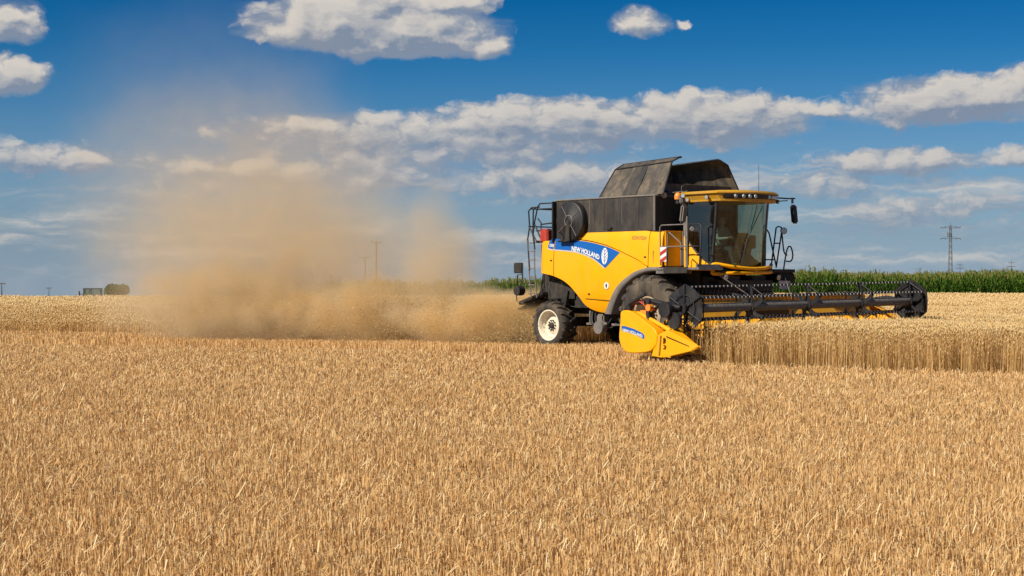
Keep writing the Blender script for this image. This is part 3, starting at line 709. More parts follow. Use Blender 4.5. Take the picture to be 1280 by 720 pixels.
# --- wheels
def wheel(u, y, r, w, rim_r, name, lug_n, out_s, dusty, steer=0.0, lug_h=.05):
    """out_s = sign of the outward y direction"""
    root = empty(name); root.parent = CH; root.location = (u, y, r); root.rotation_euler = (0, 0, steer)
    s = out_s; h = w / 2; rb = r - lug_h
    prof = [(rim_r * .98, -h * .78), (rim_r * 1.03, -h * .86), (rim_r + (rb - rim_r) * .35, -h * 1.02), (rim_r + (rb - rim_r) * .7, -h * 1.02), (rb * .965, -h * .90), (rb, -h * .6), (rb * 1.006, 0),
            (rb, h * .6), (rb * .965, h * .90), (rim_r + (rb - rim_r) * .7, h * 1.02), (rim_r + (rb - rim_r) * .35, h * 1.02), (rim_r * 1.03, h * .86), (rim_r * .98, h * .78)]
    mb = MB().lathe(prof, (0, 0, 0), 64)
    for k in range(lug_n):                                 # chevron lugs, alternating halves
        for side in (-1, 1):
            a0 = 2 * math.pi * (k + (.5 if side > 0 else 0)) / lug_n; segs = 5; P = []
            for i in range(segs + 1):
                t = i / segs; yy = side * (h * (-.06 + 1.05 * t)); a = a0 + (.30 * t) * (1.0) * (1.9 / lug_n * 12 / 2)
                wd = (.050 + .018 * t) * r; drop = (max(0, t - .80) / .20) ** 2 * .05 * r
                ro = r - drop * .75; ri = rb * .97 - drop * 1.1
                for rr_, ww in ((ri, wd * .75), (ro, wd * .5), (ro, -wd * .5), (ri, -wd * .75)):
                    ang = a + ww / r; P.append((rr_ * math.cos(ang), yy, rr_ * math.sin(ang)))
            fs = [(i * 4 + j, i * 4 + j + 1, (i + 1) * 4 + j + 1, (i + 1) * 4 + j) for i in range(segs) for j in range(3)] + [(0, 1, 2, 3), (segs * 4 + 3, segs * 4 + 2, segs * 4 + 1, segs * 4)]
            mb.add(P, fs)
    part(mb, 'tyre', 'rubber_dusty' if dusty else 'rubber', root)
    pr = [(rim_r * 1.02, s * h * .86), (rim_r * 1.05, s * h * .90), (rim_r * 1.0, s * h * .93), (rim_r * .93, s * h * .86), (rim_r * .92, s * h * .55), (rim_r * .86, s * h * .46), (rim_r * .84, s * h * .20), (rim_r * .78, s * h * .12),
          (rim_r * .60, s * h * .16), (rim_r * .50, s * h * .32), (rim_r * .40, s * h * .36), (rim_r * .30, s * h * .36), (0.0, s * h * .36)]
    part(MB().lathe(pr, (0, 0, 0), 48), 'rim', 'rim_dusty' if dusty else 'rim', root)
    hb = MB().lathe([(rim_r * .20, s * h * .36), (rim_r * .19, s * h * .58), (rim_r * .12, s * h * .64), (0, s * h * .64)], (0, 0, 0), 20)
    for k in range(10):
        a = 2 * math.pi * k / 10; hb.lathe([(.024, s * h * .34), (.024, s * h * .45), (0, s * h * .45)], (rim_r * .33 * math.cos(a), 0, rim_r * .33 * math.sin(a)), 6, False)
    part(hb, 'hub', 'dark', root)
    return root


wheel(0.0, -1.45, 0.96, 0.70, .43, 'front_wheel', 20, -1, True); wheel(0.0, 1.45, 0.96, 0.70, .43, 'front_wheel', 20, 1, True)
wheel(-3.72, -1.33, 0.635, 0.50, .385, 'rear_wheel', 17, -1, False, 0.0, .045); wheel(-3.72, 1.33, 0.635, 0.50, .385, 'rear_wheel', 17, 1, False, 0.0, .045)

# --- black mudguard arch over the near front wheel
for sg in (1, -1):
    o_ = smooth_curve([(-1.55, .97), (-1.36, 1.30), (-1.16, 1.60), (-0.88, 1.82), (-0.53, 2.0), (-0.13, 2.10), (0.36, 2.12)], 5)
    i_ = smooth_curve([(-1.27, .96), (-1.10, 1.32), (-0.92, 1.56), (-0.70, 1.74), (-0.42, 1.89), (-0.10, 1.99), (0.36, 2.02)], 5)
    g = [[(a[0], -sg * 1.50, a[1]), (a[0], -sg * 1.64, a[1] - .005), ((a[0] * .8 + b[0] * .2), -sg * 1.72, a[1] * .8 + b[1] * .2), (b[0], -sg * 1.72, b[1]), (b[0] + .01, -sg * 1.30, b[1] + .0)] for a, b in zip(o_, i_)]
    part(MB().grid(g), 'mudguard', 'grey')

# --- cab
CW = .93
cab = part(MB().box((0.88, 0, 2.06), (1.10, 1.80, .12), bev=.03).box((.40, 0, 2.75), (.07, 1.72, 1.52), bev=.02).box((.55, 0, 1.88), (.6, 1.6, .25)), 'cab', 'cablin')
def wind(t, z):                                            # windscreen curve: t from near (-1) to far (+1)
    lean = (z - 2.15) * 0.10
    return (1.30 + lean + .36 * (1 - abs(t) ** 2.4), t * (CW - .02), z)
zs = np.linspace(2.14, 3.65, 8); ts = np.linspace(-1, 1, 25)
ws = part(MB().grid([[wind(t, z) for z in zs] for t in ts]), 'windscreen', M['glass'])
sidelow = [(.44, 2.90), (.60, 2.70), (.80, 2.48), (1.02, 2.30), (1.30, 2.16)]
def sidewin(sg, name):
    us = np.linspace(.47, 1.30, 12); g = []
    for u in us:
        zl = interp(u, sidelow); x1 = lambda z: u + (z - 2.15) * .10 * ((u - .47) / .83)
        g.append([(x1(z), -sg * (CW), z) for z in np.linspace(zl, 3.65, 8)])
    o = part(MB().grid(g), name, M['glass'])
    # yellow sweep under the glass and dark seal
    g = [[(u, -sg * (CW + .012), 2.02), (u, -sg * (CW + .03), interp(u, sidelow) - .10), (u, -sg * (CW + .012), interp(u, sidelow) - .015)] for u in np.linspace(.44, 1.34, 12)]
    part(MB().grid(g, thick=(0, sg * .03, 0)), 'cab_side_panel', 'yellow')
    part(MB().tube([(u, -sg * (CW + .01), interp(u, sidelow)) for u in np.linspace(.44, 1.30, 10)], .018, 6), 'window_seal', 'black', o)
    return o
sidewin(1, 'door_window'); sidewin(-1, 'side_window')
for y in (-1, 1):
    part(MB().tube([wind(y, 2.12), wind(y, 3.67)], .040 if y < 0 else .045, 8), 'front_pillar', 'black' if y < 0 else 'pillar')
    part(MB().box((.45, y * (CW - .03), 3.0), (.10, .09, 1.38), bev=.015), 'rear_pillar', 'pillar' if y > 0 else 'grey')
part(MB().tube([(wind(.78, 2.16)[0] - .03, .74, 2.16), (wind(.78, 3.6)[0] - .03, .76, 3.6)], .018, 6), 'sun_blind_rail', 'pillar')
# roof: crowned cap with overhanging front
def roof_out(f, z): return [(.38, -1.0 * f, z)] + [(1.64 + .38 * (1 - abs(t) ** 2.2) * f, t * 1.06 * f, z) for t in np.linspace(-1, 1, 21)] + [(.38, 1.0 * f, z)]
lay = [roof_out(.90, 3.645), roof_out(.94, 3.655), roof_out(.95, 3.70), roof_out(1.01, 3.82), roof_out(1.05, 3.835), roof_out(1.05, 3.86), roof_out(.97, 3.90), roof_out(.5, 3.92)]
m_ = len(lay[0]); mb = MB()
vs = [p for L_ in lay for p in L_]
mb.add(vs, [(a * m_ + i, a * m_ + (i + 1) % m_, (a + 1) * m_ + (i + 1) % m_, (a + 1) * m_ + i) for a in range(len(lay) - 1) for i in range(m_)] + [tuple(range(m_ - 1, -1, -1)), tuple(range(m_ * (len(lay) - 1), m_ * len(lay)))])
roof = part(mb, 'cab_roof', 'roof')
def rf(t, f, z, o=0.0): return (1.64 + .38 * (1 - abs(t) ** 2.2) * f + o, t * 1.06 * f, z)
g = [[rf(t, .952, 3.705, .012), rf(t, .965, 3.735, .020), rf(t, .99, 3.785, .022), rf(t, 1.008, 3.818, .014)] for t in np.linspace(-.95, .86, 22)]
g[0] = g[0][:1] * 2 + g[0][1:2] + g[0][2:3]
fas = part(MB().grid(g), 'light_bar', 'black', roof)
def lamp_at(p, d, r, name, parent, ln=.08, m='lamp', body='black'):
    d = Vector(d).normalized(); p = Vector(p)
    o = part(MB().tube([p - d * ln, p - d * ln * .4, p], [r * .6, r * 1.0, r * 1.08], 14), name, body, parent)
    return o, d
def lamp(p, d, r, name='work_lamp', parent=None, ln=.09):
    d = Vector(d).normalized(); p = Vector(p); o = part(MB().tube([p - d * ln, p - d * ln * .4, p], [r * .6, r, r * 1.06], 14), name, 'black', parent)
    part(MB().tube([p + d * .003, p + d * .010], [r * .92, r * .8], 14), 'lens', 'lamp', o); return o
for t in (-.70, -.52, -.36, -.20, .30, .46, .60, .72):
    p = rf(t, .978, 3.762, .03); part(MB().tube([p, (p[0] + .02, p[1], p[2])], [.05, .042], 12), 'roof_lamp', 'lamp', roof)
lamp((1.30, -1.11, 3.74), (.3, -1, -.1), .05)
lamp((.60, -1.16, 3.80), (.5, -1, 0), .055); lamp((.72, -1.14, 3.70), (.4, -1, -.1), .05)
lamp((.10, -1.30, 3.84), (.2, -1, -.5), .10, ln=.16)
lamp((1.58, 1.18, 3.70), (1, .2, 0), .05)
bc = part(MB().lathe([(0, 0)], (0, 0, 0), 3) if False else MB().tube([(.44, -1.16, 3.72), (.44, -1.16, 3.80), (.44, -1.16, 3.86), (.44, -1.16, 3.89)], [.085, .09, .07, .02], 14), 'beacon', 'orange')
part(MB().tube([(.44, -1.16, 3.62), (.44, -1.16, 3.72)], .06, 12).tube([(.44, -1.1, 3.66), (.44, -.9, 3.66)], .02, 6), 'beacon_mount', 'black')
part(MB().tube([(1.15, .95, 3.93), (1.15, .95, 4.60)], [.008, .004], 5), 'antenna', 'black')
part(MB().tube([(.2, -1.1, 3.90), (.6, -1.0, 3.92)], .006, 5).tube([(.50, -1.1, 3.9), (.50, -1.1, 4.03), (.56, -1.1, 4.05)], .008, 5), 'roof_rail', 'steel')
# wiper and arm across the glass
part(MB().tube([(wind(-.35, 2.2)[0] + .04, -.30, 2.20), (wind(-.25, 2.7)[0] + .05, -.2, 2.72), (wind(.25, 3.55)[0] + .05, .28, 3.55)], .010, 5).tube([(wind(-.30, 2.2)[0] + .05, -.27, 2.2), (wind(.0, 3.58)[0] + .06, .05, 3.58)], .009, 5), 'wiper', 'black')
# grab rail ring in front of the screen, painted yellow
bar = [(1.44, -1.02, 2.02), (1.44, -1.08, 2.10), (1.50, -1.0, 2.17), (1.75, -.62, 2.10), (1.84, 0, 2.06), (1.75, .62, 2.10), (1.5, 1.0, 2.17), (1.42, 1.06, 2.08), (1.5, 1.0, 2.0), (1.75, .62, 1.98), (1.84, 0, 1.97), (1.75, -.62, 1.96), (1.52, -.98, 1.94), (1.44, -1.05, 1.96), (1.44, -1.02, 2.02)]
part(MB().tube(smooth_curve(bar, 4), .045, 8).tube([(1.85, .02, 2.09), (1.85, .02, 1.94)], .035, 8), 'cab_bumper', 'yellow')
part(MB().box((1.5, 0, 1.99), (.34, 1.9, .05)), 'cab_sill', 'black')
# interior
st = part(MB().box((.78, .05, 2.42), (.48, .50, .14), bev=.05).box((.55, .05, 2.80), (.14, .46, .68), bev=.05).box((.76, .05, 2.25), (.3, .3, .25)).box((.78, -.28, 2.60), (.36, .09, .07), bev=.02).box((.80, .40, 2.60), (.40, .16, .09), bev=.02), 'driver_seat', 'seat')
part(MB().tube([(1.42, .05, 2.16), (1.20, .05, 2.74)], .035, 8).tube([(1.17 + .17 * math.cos(a) * .9, .05 + .19 * math.sin(a), 2.77 + .17 * math.cos(a) * .35) for a in np.linspace(0, 2 * math.pi, 21)], .014, 6), 'steering_wheel', 'black')
part(MB().box((1.22, .62, 2.72), (.05, .24, .32), bev=.01).tube([(1.1, .6, 2.2), (1.2, .62, 2.6)], .02, 6), 'monitor', 'black')
part(MB().box((.62, -.55, 2.40), (.34, .34, .10), bev=.03).box((.50, -.55, 2.66), (.08, .32, .42), bev=.03), 'passenger_seat', 'seat')

# --- mirrors
part(MB().tube([(.50, -1.0, 3.74), (.66, -1.38, 3.76), (.82, -1.46, 3.70), (.88, -1.46, 3.62)], .018, 6).box((.90, -1.46, 3.36), (.10, .20, .42), Matrix.Rotation(.15, 3, 'Y'), bev=.035).box((.85, -1.45, 3.66), (.10, .16, .14), bev=.03), 'mirror', 'grey')
part(MB().tube([(1.72, .98, 3.78), (1.80, 1.25, 3.77), (1.82, 1.50, 3.78)], .020, 6).tube([(1.72, .98, 3.70), (1.80, 1.25, 3.72)], .014, 6).tube([(1.76, 1.48, 3.80), (1.76, 1.48, 3.66)], .03, 6).box((1.78, 1.52, 3.40), (.10, .20, .46), Matrix.Rotation(-.12, 3, 'Y'), bev=.035), 'mirror', 'black')

# --- access platform, rails and ladders near the cab
def rail(paths, name, r=.016, m='grey', parent=None):
    mb = MB()
    for p in paths: mb.tube(p, r, 6)
    return part(mb, name, m, parent)
rail([[(.46, -1.78, 2.14), (.44, -1.78, 3.05), (.50, -1.78, 3.09), (1.24, -1.78, 3.09), (1.30, -1.78, 3.05), (1.32, -1.78, 2.10)], [(.46, -1.78, 2.58), (1.32, -1.78, 2.58)]], 'platform_rail')
rail([[(1.30, -1.74, 2.14), (1.32, -1.74, 3.05), (1.38, -1.74, 3.09), (1.66, -1.74, 3.09), (1.72, -1.74, 3.04), (1.66, -1.74, 2.12)], [(1.31, -1.74, 2.58), (1.69, -1.74, 2.58)]], 'platform_rail', .020, 'black')
rail([[(.60, -1.70, 2.14), (.62, -1.70, 2.86), (.66, -1.70, 2.92), (1.04, -1.70, 2.66), (1.05, -1.70, 2.14)], [(1.10, -1.68, 2.14), (1.08, -1.68, 2.90), (1.14, -1.68, 2.96), (1.18, -1.68, 2.5), (1.2, -1.68, 2.14)]], 'ladder_rail', .016, 'grey')
rail([[(.95, -1.40, 2.0), (.95, -1.40, 3.30)]], 'mirror_post', .035, 'grey')
lamp((1.46, -1.78, 2.98), (.8, -.5, -.3), .06, ln=.1)
part(MB().box((1.05, -1.42, 2.06), (1.35, .85, .06), bev=.01).box((1.62, -1.40, 2.10), (.05, .80, .12)).box((.55, -1.42, 2.0), (.4, .8, .10)), 'platform', 'steel')
part(MB().box((1.0, -1.84, 2.03), (.75, .03, .14)), 'step_box', 'dark')
wb_ = part(MB().box((.60, -1.83, 2.40), (.20, .015, .34), bev=.002), 'warning_board', 'white')
st_ = MB()
for k in (-.145, .03): st_.add([(.502, -1.840, 2.33 + k), (.502, -1.840, 2.42 + k), (.698, -1.840, 2.52 + k), (.698, -1.840, 2.43 + k)], [(0, 1, 2, 3)])
part(st_, 'warning_stripe', 'red', wb_)
rail([[(.93, 1.45, 2.1), (.95, 1.45, 2.98), (1.0, 1.45, 3.03), (1.06, 1.45, 2.95), (1.28, 1.45, 2.15)], [(1.12, 1.45, 2.1), (1.28, 1.45, 3.08), (1.34, 1.45, 3.11), (1.44, 1.45, 3.09), (1.46, 1.45, 3.0), (1.28, 1.45, 2.10)], [(.95, 1.45, 2.3), (1.2, 1.45, 2.3)], [(1.22, 1.45, 2.7), (1.38, 1.45, 2.7)]], 'platform_rail', .019, 'black')
rail([smooth_curve([(1.44, 1.5, 1.85), (1.52, 1.5, 2.30), (1.60, 1.5, 2.58), (1.70, 1.5, 2.60), (1.76, 1.5, 2.40), (1.70, 1.5, 2.26), (1.55, 1.5, 2.26)], 4), smooth_curve([(1.46, 1.45, 2.95), (1.50, 1.48, 2.5), (1.58, 1.5, 2.4)], 4), smooth_curve([(1.62, 1.5, 1.75), (1.72, 1.5, 1.95), (1.80, 1.5, 1.88), (1.80, 1.5, 1.65)], 4)], 'ladder_rail', .018, 'black')
lamp((1.52, 1.45, 3.0), (.8, -.6, 0), .08, ln=.1)
part(MB().box((1.1, 1.35, 2.02), (1.1, .75, .08)).box((1.3, 1.5, 1.86), (.55, .6, .26), bev=.03), 'platform', 'dark')

# --- rear rails, ladder, lamps, spreader
rail([[(-4.60, -1.42, 2.05), (-4.68, -1.42, 2.85), (-4.60, -1.42, 3.20), (-4.64, -1.42, 3.60), (-4.52, -1.42, 3.69), (-4.40, -1.42, 3.69)],
      [(-4.36, -1.45, 2.60), (-4.44, -1.45, 3.0), (-4.42, -1.45, 3.62), (-4.32, -1.45, 3.69), (-4.18, -1.45, 3.69)],
      [(-4.62, -1.42, 3.2), (-4.38, -1.44, 2.9), (-4.30, -1.44, 2.8)], [(-4.44, -1.45, 2.95), (-4.36, -1.45, 3.35), (-4.25, -1.45, 3.70), (-4.16, -1.45, 3.78), (-3.72, -1.45, 3.78), (-3.62, -1.45, 3.72), (-3.62, -1.45, 2.8)],
      [(-4.36, -1.45, 3.24), (-4.10, -1.45, 2.82)], [(-4.2, -1.45, 3.64), (-3.62, -1.45, 3.64)], [(-4.25, -1.45, 3.40), (-4.12, -1.45, 3.28), (-4.12, -1.45, 2.82)], [(-4.12, -1.45, 3.24), (-3.62, -1.45, 3.27)], [(-4.3, -1.45, 3.08), (-3.62, -1.45, 3.08)]], 'platform_rail', .020, 'black')
rail([[(-4.66, -1.42, 2.85), (-4.62, -1.42, 2.0), (-4.56, -1.40, 1.34)], [(-4.42, -1.42, 2.85), (-4.40, -1.42, 2.0), (-4.34, -1.40, 1.34)]] + [[(-4.64 + k * .01, -1.42, 1.45 + k * .22), (-4.40 + k * .002, -1.42, 1.45 + k * .22)] for k in range(7)], 'rear_ladder', .017, 'grey')
rail([[(-4.66, 1.4, 1.4), (-4.66, 1.4, 3.6), (-3.6, 1.4, 3.7)], [(-4.66, -1.4, 3.2), (-4.66, 1.4, 3.2)], [(-4.6, -1.4, 3.66), (-4.6, 1.4, 3.66)]], 'platform_rail', .018, 'black')
part(MB().box((-3.95, -1.42, 2.95), (.30, .20, .34), bev=.03), 'fire_extinguisher_box', 'red')
part(MB().box((-4.0, 0, 2.80), (1.0, 2.6, .06)).box((-3.86, .2, 3.1), (.5, 1.8, .6), bev=.05), 'engine_deck', 'dark')
part(MB().tube([(-4.6, -1.3, 1.72), (-5.02, -1.3, 1.72), (-5.02, -1.3, 2.25)], .022, 6).box((-5.18, -1.3, 2.12), (.34, .06, .28), bev=.02), 'tail_board', 'dark')
part(MB().tube([(-5.02, -1.3, 1.95), (-5.22, -1.3, 1.94), (-5.26, -1.3, 1.4), (-5.24, -1.3, 1.24)], .016, 6).tube([(-5.12, -1.42, 1.52), (-5.12, -1.22, 1.52)], .13, 12), 'tail_lamp', 'dark')
sp2 = MB().box((-4.72, -.55, 1.32), (1.0, 1.5, .09), Matrix.Rotation(-.28, 3, 'Y'), bev=.02).box((-4.95, -.9, 1.16), (.9, .5, .04), Matrix.Rotation(-.30, 3, 'Y')).box((-4.55, -.6, 1.05), (.20, .24, .45), bev=.03)
sp2.tube([(-4.55, -.6, .98), (-4.55, -.6, .90)], [.36, .34], 16).tube([(-4.55, .6, .98), (-4.55, .6, .90)], [.36, .34], 16).box((-4.72, .55, 1.32), (1.0, 1.2, .09), Matrix.Rotation(-.28, 3, 'Y'))
part(sp2, 'straw_spreader', 'dark')
part(MB().box((-4.35, 0, 1.75), (.5, 2.0, .9), Matrix.Rotation(.25, 3, 'Y')), 'straw_hood', 'dark')

# --- feeder house
part(MB().prism([(.35, 1.25), (.35, 1.95), (1.2, 1.85), (2.25, 1.20), (2.25, .45), (1.6, .60)], -.75, .75).box((1.4, 0, 1.66), (.7, 1.5, .26)).tube([(.5, -.95, 1.2), (2.1, -.95, .75)], .06, 8), 'feeder_house', 'dark')
part(MB().box((1.55, .35, 1.78), (.25, .5, .26), bev=.02), 'front_gearbox', 'dark'); part(MB().box((1.62, -.6, 1.82), (.2, .4, .14)), 'front_bracket', 'dark')
lamp((1.78, .95, 1.86), (1, -.1, -.1), .07, 'headlight'); lamp((1.78, -.95, 1.86), (1, -.1, -.1), .07, 'headlight')
part(MB().box((1.70, 1.25, 1.68), (.03, .42, .20)), 'number_plate', 'silver')
part(MB().tube([(1.65, -1.1, 1.93), (2.3, -.55, 1.35)], .015, 6), 'support_strut', 'steel'); part(MB().tube([(1.75, 1.2, 1.9), (2.3, .8, 1.35)], .012, 5), 'support_strut', 'steel')

# --- header
NV, FV = 4.40, -4.20                                      # near and far end (machine right is +v, here y = -v)
RZ = lambda v: 1.18 + (4.2 - v) / 8.1 * .10               # reel axis rises a little to the far end
hd = part(MB().prism([(2.14, .28), (2.14, .80), (2.22, .80), (2.22, .40), (2.5, .30), (3.45, .22), (3.45, .17), (2.5, .22)], -NV + .2, -FV - .1), 'header', 'yellow_worn')
part(MB().prism([(2.34, .78), (2.04, 1.36), (1.98, 1.36), (2.26, .78)], -2.9, 4.0), 'back_sheet', 'yellow_worn', hd)
part(MB().box((2.0, .55, 1.39), (.14, 6.9, .10), bev=.02).box((2.10, 0, .45), (.14, 8.5, .16), bev=.02), 'frame_beam', 'yellow', hd)
ag = MB().tube([(2.78, -4.1, .62), (2.78, 4.1, .62)], .20, 20)
for side, y0 in ((1, -4.1), (-1, 4.1)):                   # auger flighting towards the middle
    P = []; turns = 7.0; nn = 170
    for i in range(nn + 1):
        a = 2 * math.pi * turns * i / nn * side; y = y0 + side * 3.4 * i / nn
        P.append([(2.78 + r_ * math.cos(a), y, .62 + r_ * math.sin(a)) for r_ in (.19, .32)])
    ag.grid(P)
part(ag, 'auger', 'yellow_worn', hd)
cb = MB().box((3.50, 0, .19), (.10, 8.5, .03))
for k in range(112): y = -4.22 + k * .0762; cb.add([(3.54, y - .03, .19), (3.54, y + .03, .19), (3.68, y, .185), (3.54, y, .215)], [(0, 1, 2), (0, 3, 1), (1, 3, 2), (0, 2, 3)])
part(cb, 'knife_bar', 'dark', hd)
# near end: rounded drive cover, blue decal, strut and crop divider
cov = smooth_curve([(1.94, .90), (1.95, 1.09), (2.05, 1.135), (2.22, 1.13), (2.45, 1.04), (2.75, .88), (2.98, .74), (3.06, .60), (3.02, .42), (2.86, .28), (2.6, .23), (2.25, .215), (2.06, .26), (1.93, .42), (1.90, .6), (1.94, .90)], 4)[:-1]
def cover(vo, sg, name='end_cover'):
    mb = MB(); n = len(cov); c0 = np.mean(cov, axis=0)
    rings = [(1.0, 0.0), (1.0, .215), (.985, .240), (.955, .250)]
    vs = [(c0[0] + (x - c0[0]) * f, -(vo + sg * d), c0[1] + (z - c0[1]) * f) for f, d in rings for x, z in cov]
    fs = [(a * n + i, a * n + (i + 1) % n, (a + 1) * n + (i + 1) % n, (a + 1) * n + i) for a in range(len(rings) - 1) for i in range(n)]
    mb.add(vs[:2 * n], fs[:n], False); mb.add(vs, fs[n:], False); mb.add(vs[-n:], [tuple(range(n))]); return part(mb, name, 'yellow', hd)
cover(NV - .05, 1); cover(FV + .05, -1)
VD = NV + .205
dg_ = [(1.95, .80), (2.1, .795), (2.35, .745), (2.62, .66), (2.70, .60)]; dbm = [(1.95, .70), (2.2, .665), (2.45, .60), (2.62, .54), (2.70, .53)]
part(MB().grid([[(u, -VD, interp(u, dbm)), (u, -VD, interp(u, dg_))] for u in np.linspace(1.99, 2.68, 14)]), 'cover_decal', 'blue', hd)
vs, fs, w_, h_ = text_mesh('NEW HOLLAND', .03)
part(MB().add([(2.03 + .60 * x / w_, -VD - .004, interp(2.03 + .60 * x / w_, [(2.0, .685), (2.35, .63), (2.65, .55)]) + .065 * y / h_) for x, y, _ in vs], fs), 'cover_lettering', 'white', hd)
part(MB().tube([(2.30, -NV - .02, 1.08), (2.75, -NV - .0, .92), (3.25, -NV, .72)], .045, 8), 'divider_strut', 'yellow', hd)
def divider(v0, sg, name='crop_divider'):
    v1 = v0 - sg * .36
    pts = [(3.04, v0, .62), (3.30, v0 - sg * .02, .735), (3.32, v1, .75), (3.04, v1, .66), (4.08, v0 - sg * .16, .42), (4.06, v0 - sg * .22, .36), (3.20, v0, .14), (2.86, v0, .17), (2.86, v1, .17), (3.20, v1, .16), (3.9, v0 - sg * .12, .30)]
    bm = bmesh.new(); [bm.verts.new((u, -v, z)) for u, v, z in pts]; bmesh.ops.convex_hull(bm, input=bm.verts[:])
    bmesh.ops.bevel(bm, geom=bm.edges[:], offset=.012, segments=2, affect='EDGES'); bm.verts.index_update()
    mb = MB().add([v.co[:] for v in bm.verts], [[v.index for v in f.verts] for f in bm.faces]); bm.free(); return part(mb, name, 'yellow', hd)
divider(NV + .18, 1); divider(FV - .18, -1)
part(MB().tube([(3.10, -NV - .20, .22), (3.14, -NV - .20, .62)], .028, 6).tube([(3.04, -NV - .19, .60), (2.98, -NV - .17, .20), (3.4, -NV - .14, .16)], .016, 6).box((3.22, -NV - .205, .52), (.05, .02, .09)).box((3.24, -NV - .205, .38), (.07, .02, .05)), 'divider_bracket', 'yellow_worn', hd)
part(MB().tube([(3.30, -NV - .175, .60), (3.85, -NV - .06, .40)], .012, 5).box((3.26, -NV - .20, .53), (.03, .012, .09)).box((3.26, -NV - .20, .40), (.06, .012, .04)), 'divider_line', 'seam', hd)
# reel lift arms, hydraulics and reel drive at the near end
RX = 3.42
part(MB().tube([(2.15, -NV + .10, 1.30), (2.6, -NV + .10, 1.34), (RX, -NV + .14, 1.20)], .055, 8).tube([(2.35, -NV + .05, .75), (2.85, -NV + .08, 1.28)], .04, 8).box((2.62, -NV - .02, 1.05), (.10, .06, .62), bev=.01), 'reel_arm', 'black', hd)
part(MB().tube([(2.15, -FV - .10, 1.30), (2.6, -FV - .10, 1.36), (RX, -FV - .14, 1.28)], .055, 8), 'reel_arm', 'black', hd)
hs = MB()
for k in range(5): hs.tube(smooth_curve([(2.05 + k * .03, -NV - .08, 1.12), (2.2 + k * .05, -NV - .16 + k * .03, 1.30 + k * .03), (2.45 + k * .04, -NV - .10, 1.34 - k * .03), (2.6 + k * .05, -NV, 1.15)], 5), .013, 5)
part(hs, 'hose', 'red', hd)
part(MB().tube([(2.00, -NV - .1, 1.15), (2.25, -NV - .18, 1.30), (2.60, -NV - .1, 1.48)], .035, 8).box((2.18, -NV - .14, 1.20), (.10, .10, .08)), 'hydraulic_block', 'black', hd)
part(MB().tube([(2.72, -NV - .02, 1.20), (2.72, -NV - .14, 1.20)], .075, 10).box((2.45, -NV + .02, 1.06), (.22, .08, .16), bev=.02), 'reel_motor', 'orange', hd)
part(MB().tube([(3.16, -NV - .10, 1.16), (3.16, -NV + .02, 1.16)], .17, 20).tube([(3.36, -NV - .02, .93), (3.36, -NV + .06, .93)], .18, 18).box((3.24, -NV + .02, 1.05), (.16, .04, .34), bev=.01), 'drive_guard', 'black', hd)
# reel
rt = MB().tube([(RX, -4.05, RZ(4.05)), (RX, 3.90, RZ(-3.9))], .098, 20)
part(rt, 'reel_tube', 'grey', hd)
NB = 6; A0 = R(30); RR = .47
def bxz(k, v): a = A0 + 2 * math.pi * k / NB; return RX + RR * math.cos(a), RZ(v) + RR * math.sin(a)
for k in range(NB):
    (xa, za), (xb, zb) = bxz(k, 4.0), bxz(k, -3.85)
    ba = part(MB().tube([(xa, -4.0, za), (xb, 3.85, zb)], .022, 6), 'tine_bar', 'black', hd)
    tn = MB(); cl_ = MB()
    for j in range(62):
        y = -3.93 + j * .127; v = -y; x, z = bxz(k, v)
        tn.tube([(x, y, z), (x - .02, y, z - .10), (x - .05, y, z - .22)], [.006, .004, .003], 4)
        cl_.box((x + .012, y, z - .004), (.034, .024, .036))
    part(tn, 'tines', 'dark', hd)['kind'] = 'stuff'; part(cl_, 'tine_clips', 'tine', hd)['kind'] = 'stuff'
for v in (4.02, 2.05, .08, -1.9, -3.87):
    z0 = RZ(v); s_ = MB(); n_ = 6
    s_.tube([(RX, -v - .03, z0), (RX, -v + .03, z0)], .15, 16)
    for k in range(NB):
        a = A0 + 2 * math.pi * k / NB; x, z = bxz(k, v)
        # curved flat arm
        pts = smooth_curve([(RX + .12 * math.cos(a - .35), z0 + .12 * math.sin(a - .35)), (RX + .30 * math.cos(a - .20), z0 + .30 * math.sin(a - .20)), (x, z)], 4)
        for p, q in zip(pts[:-1], pts[1:]):
            d = Vector((q[0] - p[0], 0, q[1] - p[1])); nrm = Vector((-d.z, 0, d.x)).normalized() * (.034 if abs(v) > 3.5 else .05)
            A_, B_ = Vector((p[0], -v, p[1])), Vector((q[0], -v, q[1])); off = Vector((0, .010, 0))
            s_.add([A_ + nrm - off, A_ - nrm - off, B_ - nrm - off, B_ + nrm - off, A_ + nrm + off, A_ - nrm + off, B_ - nrm + off, B_ + nrm + off], [(0, 1, 2, 3), (7, 6, 5, 4), (0, 3, 7, 4), (1, 5, 6, 2)])
    for k in range(NB):                                    # offset control ring
        (x1, z1), (x2, z2) = bxz(k, v), bxz(k + 1, v)
        if v in (4.02, -3.87) or k % 2 == 0: s_.tube([(x1 * .97 + RX * .03, -v + .03, z1), (x2 * .97 + RX * .03, -v + .03, z2)], .016, 5)
    part(s_, 'reel_spider', 'black', hd)
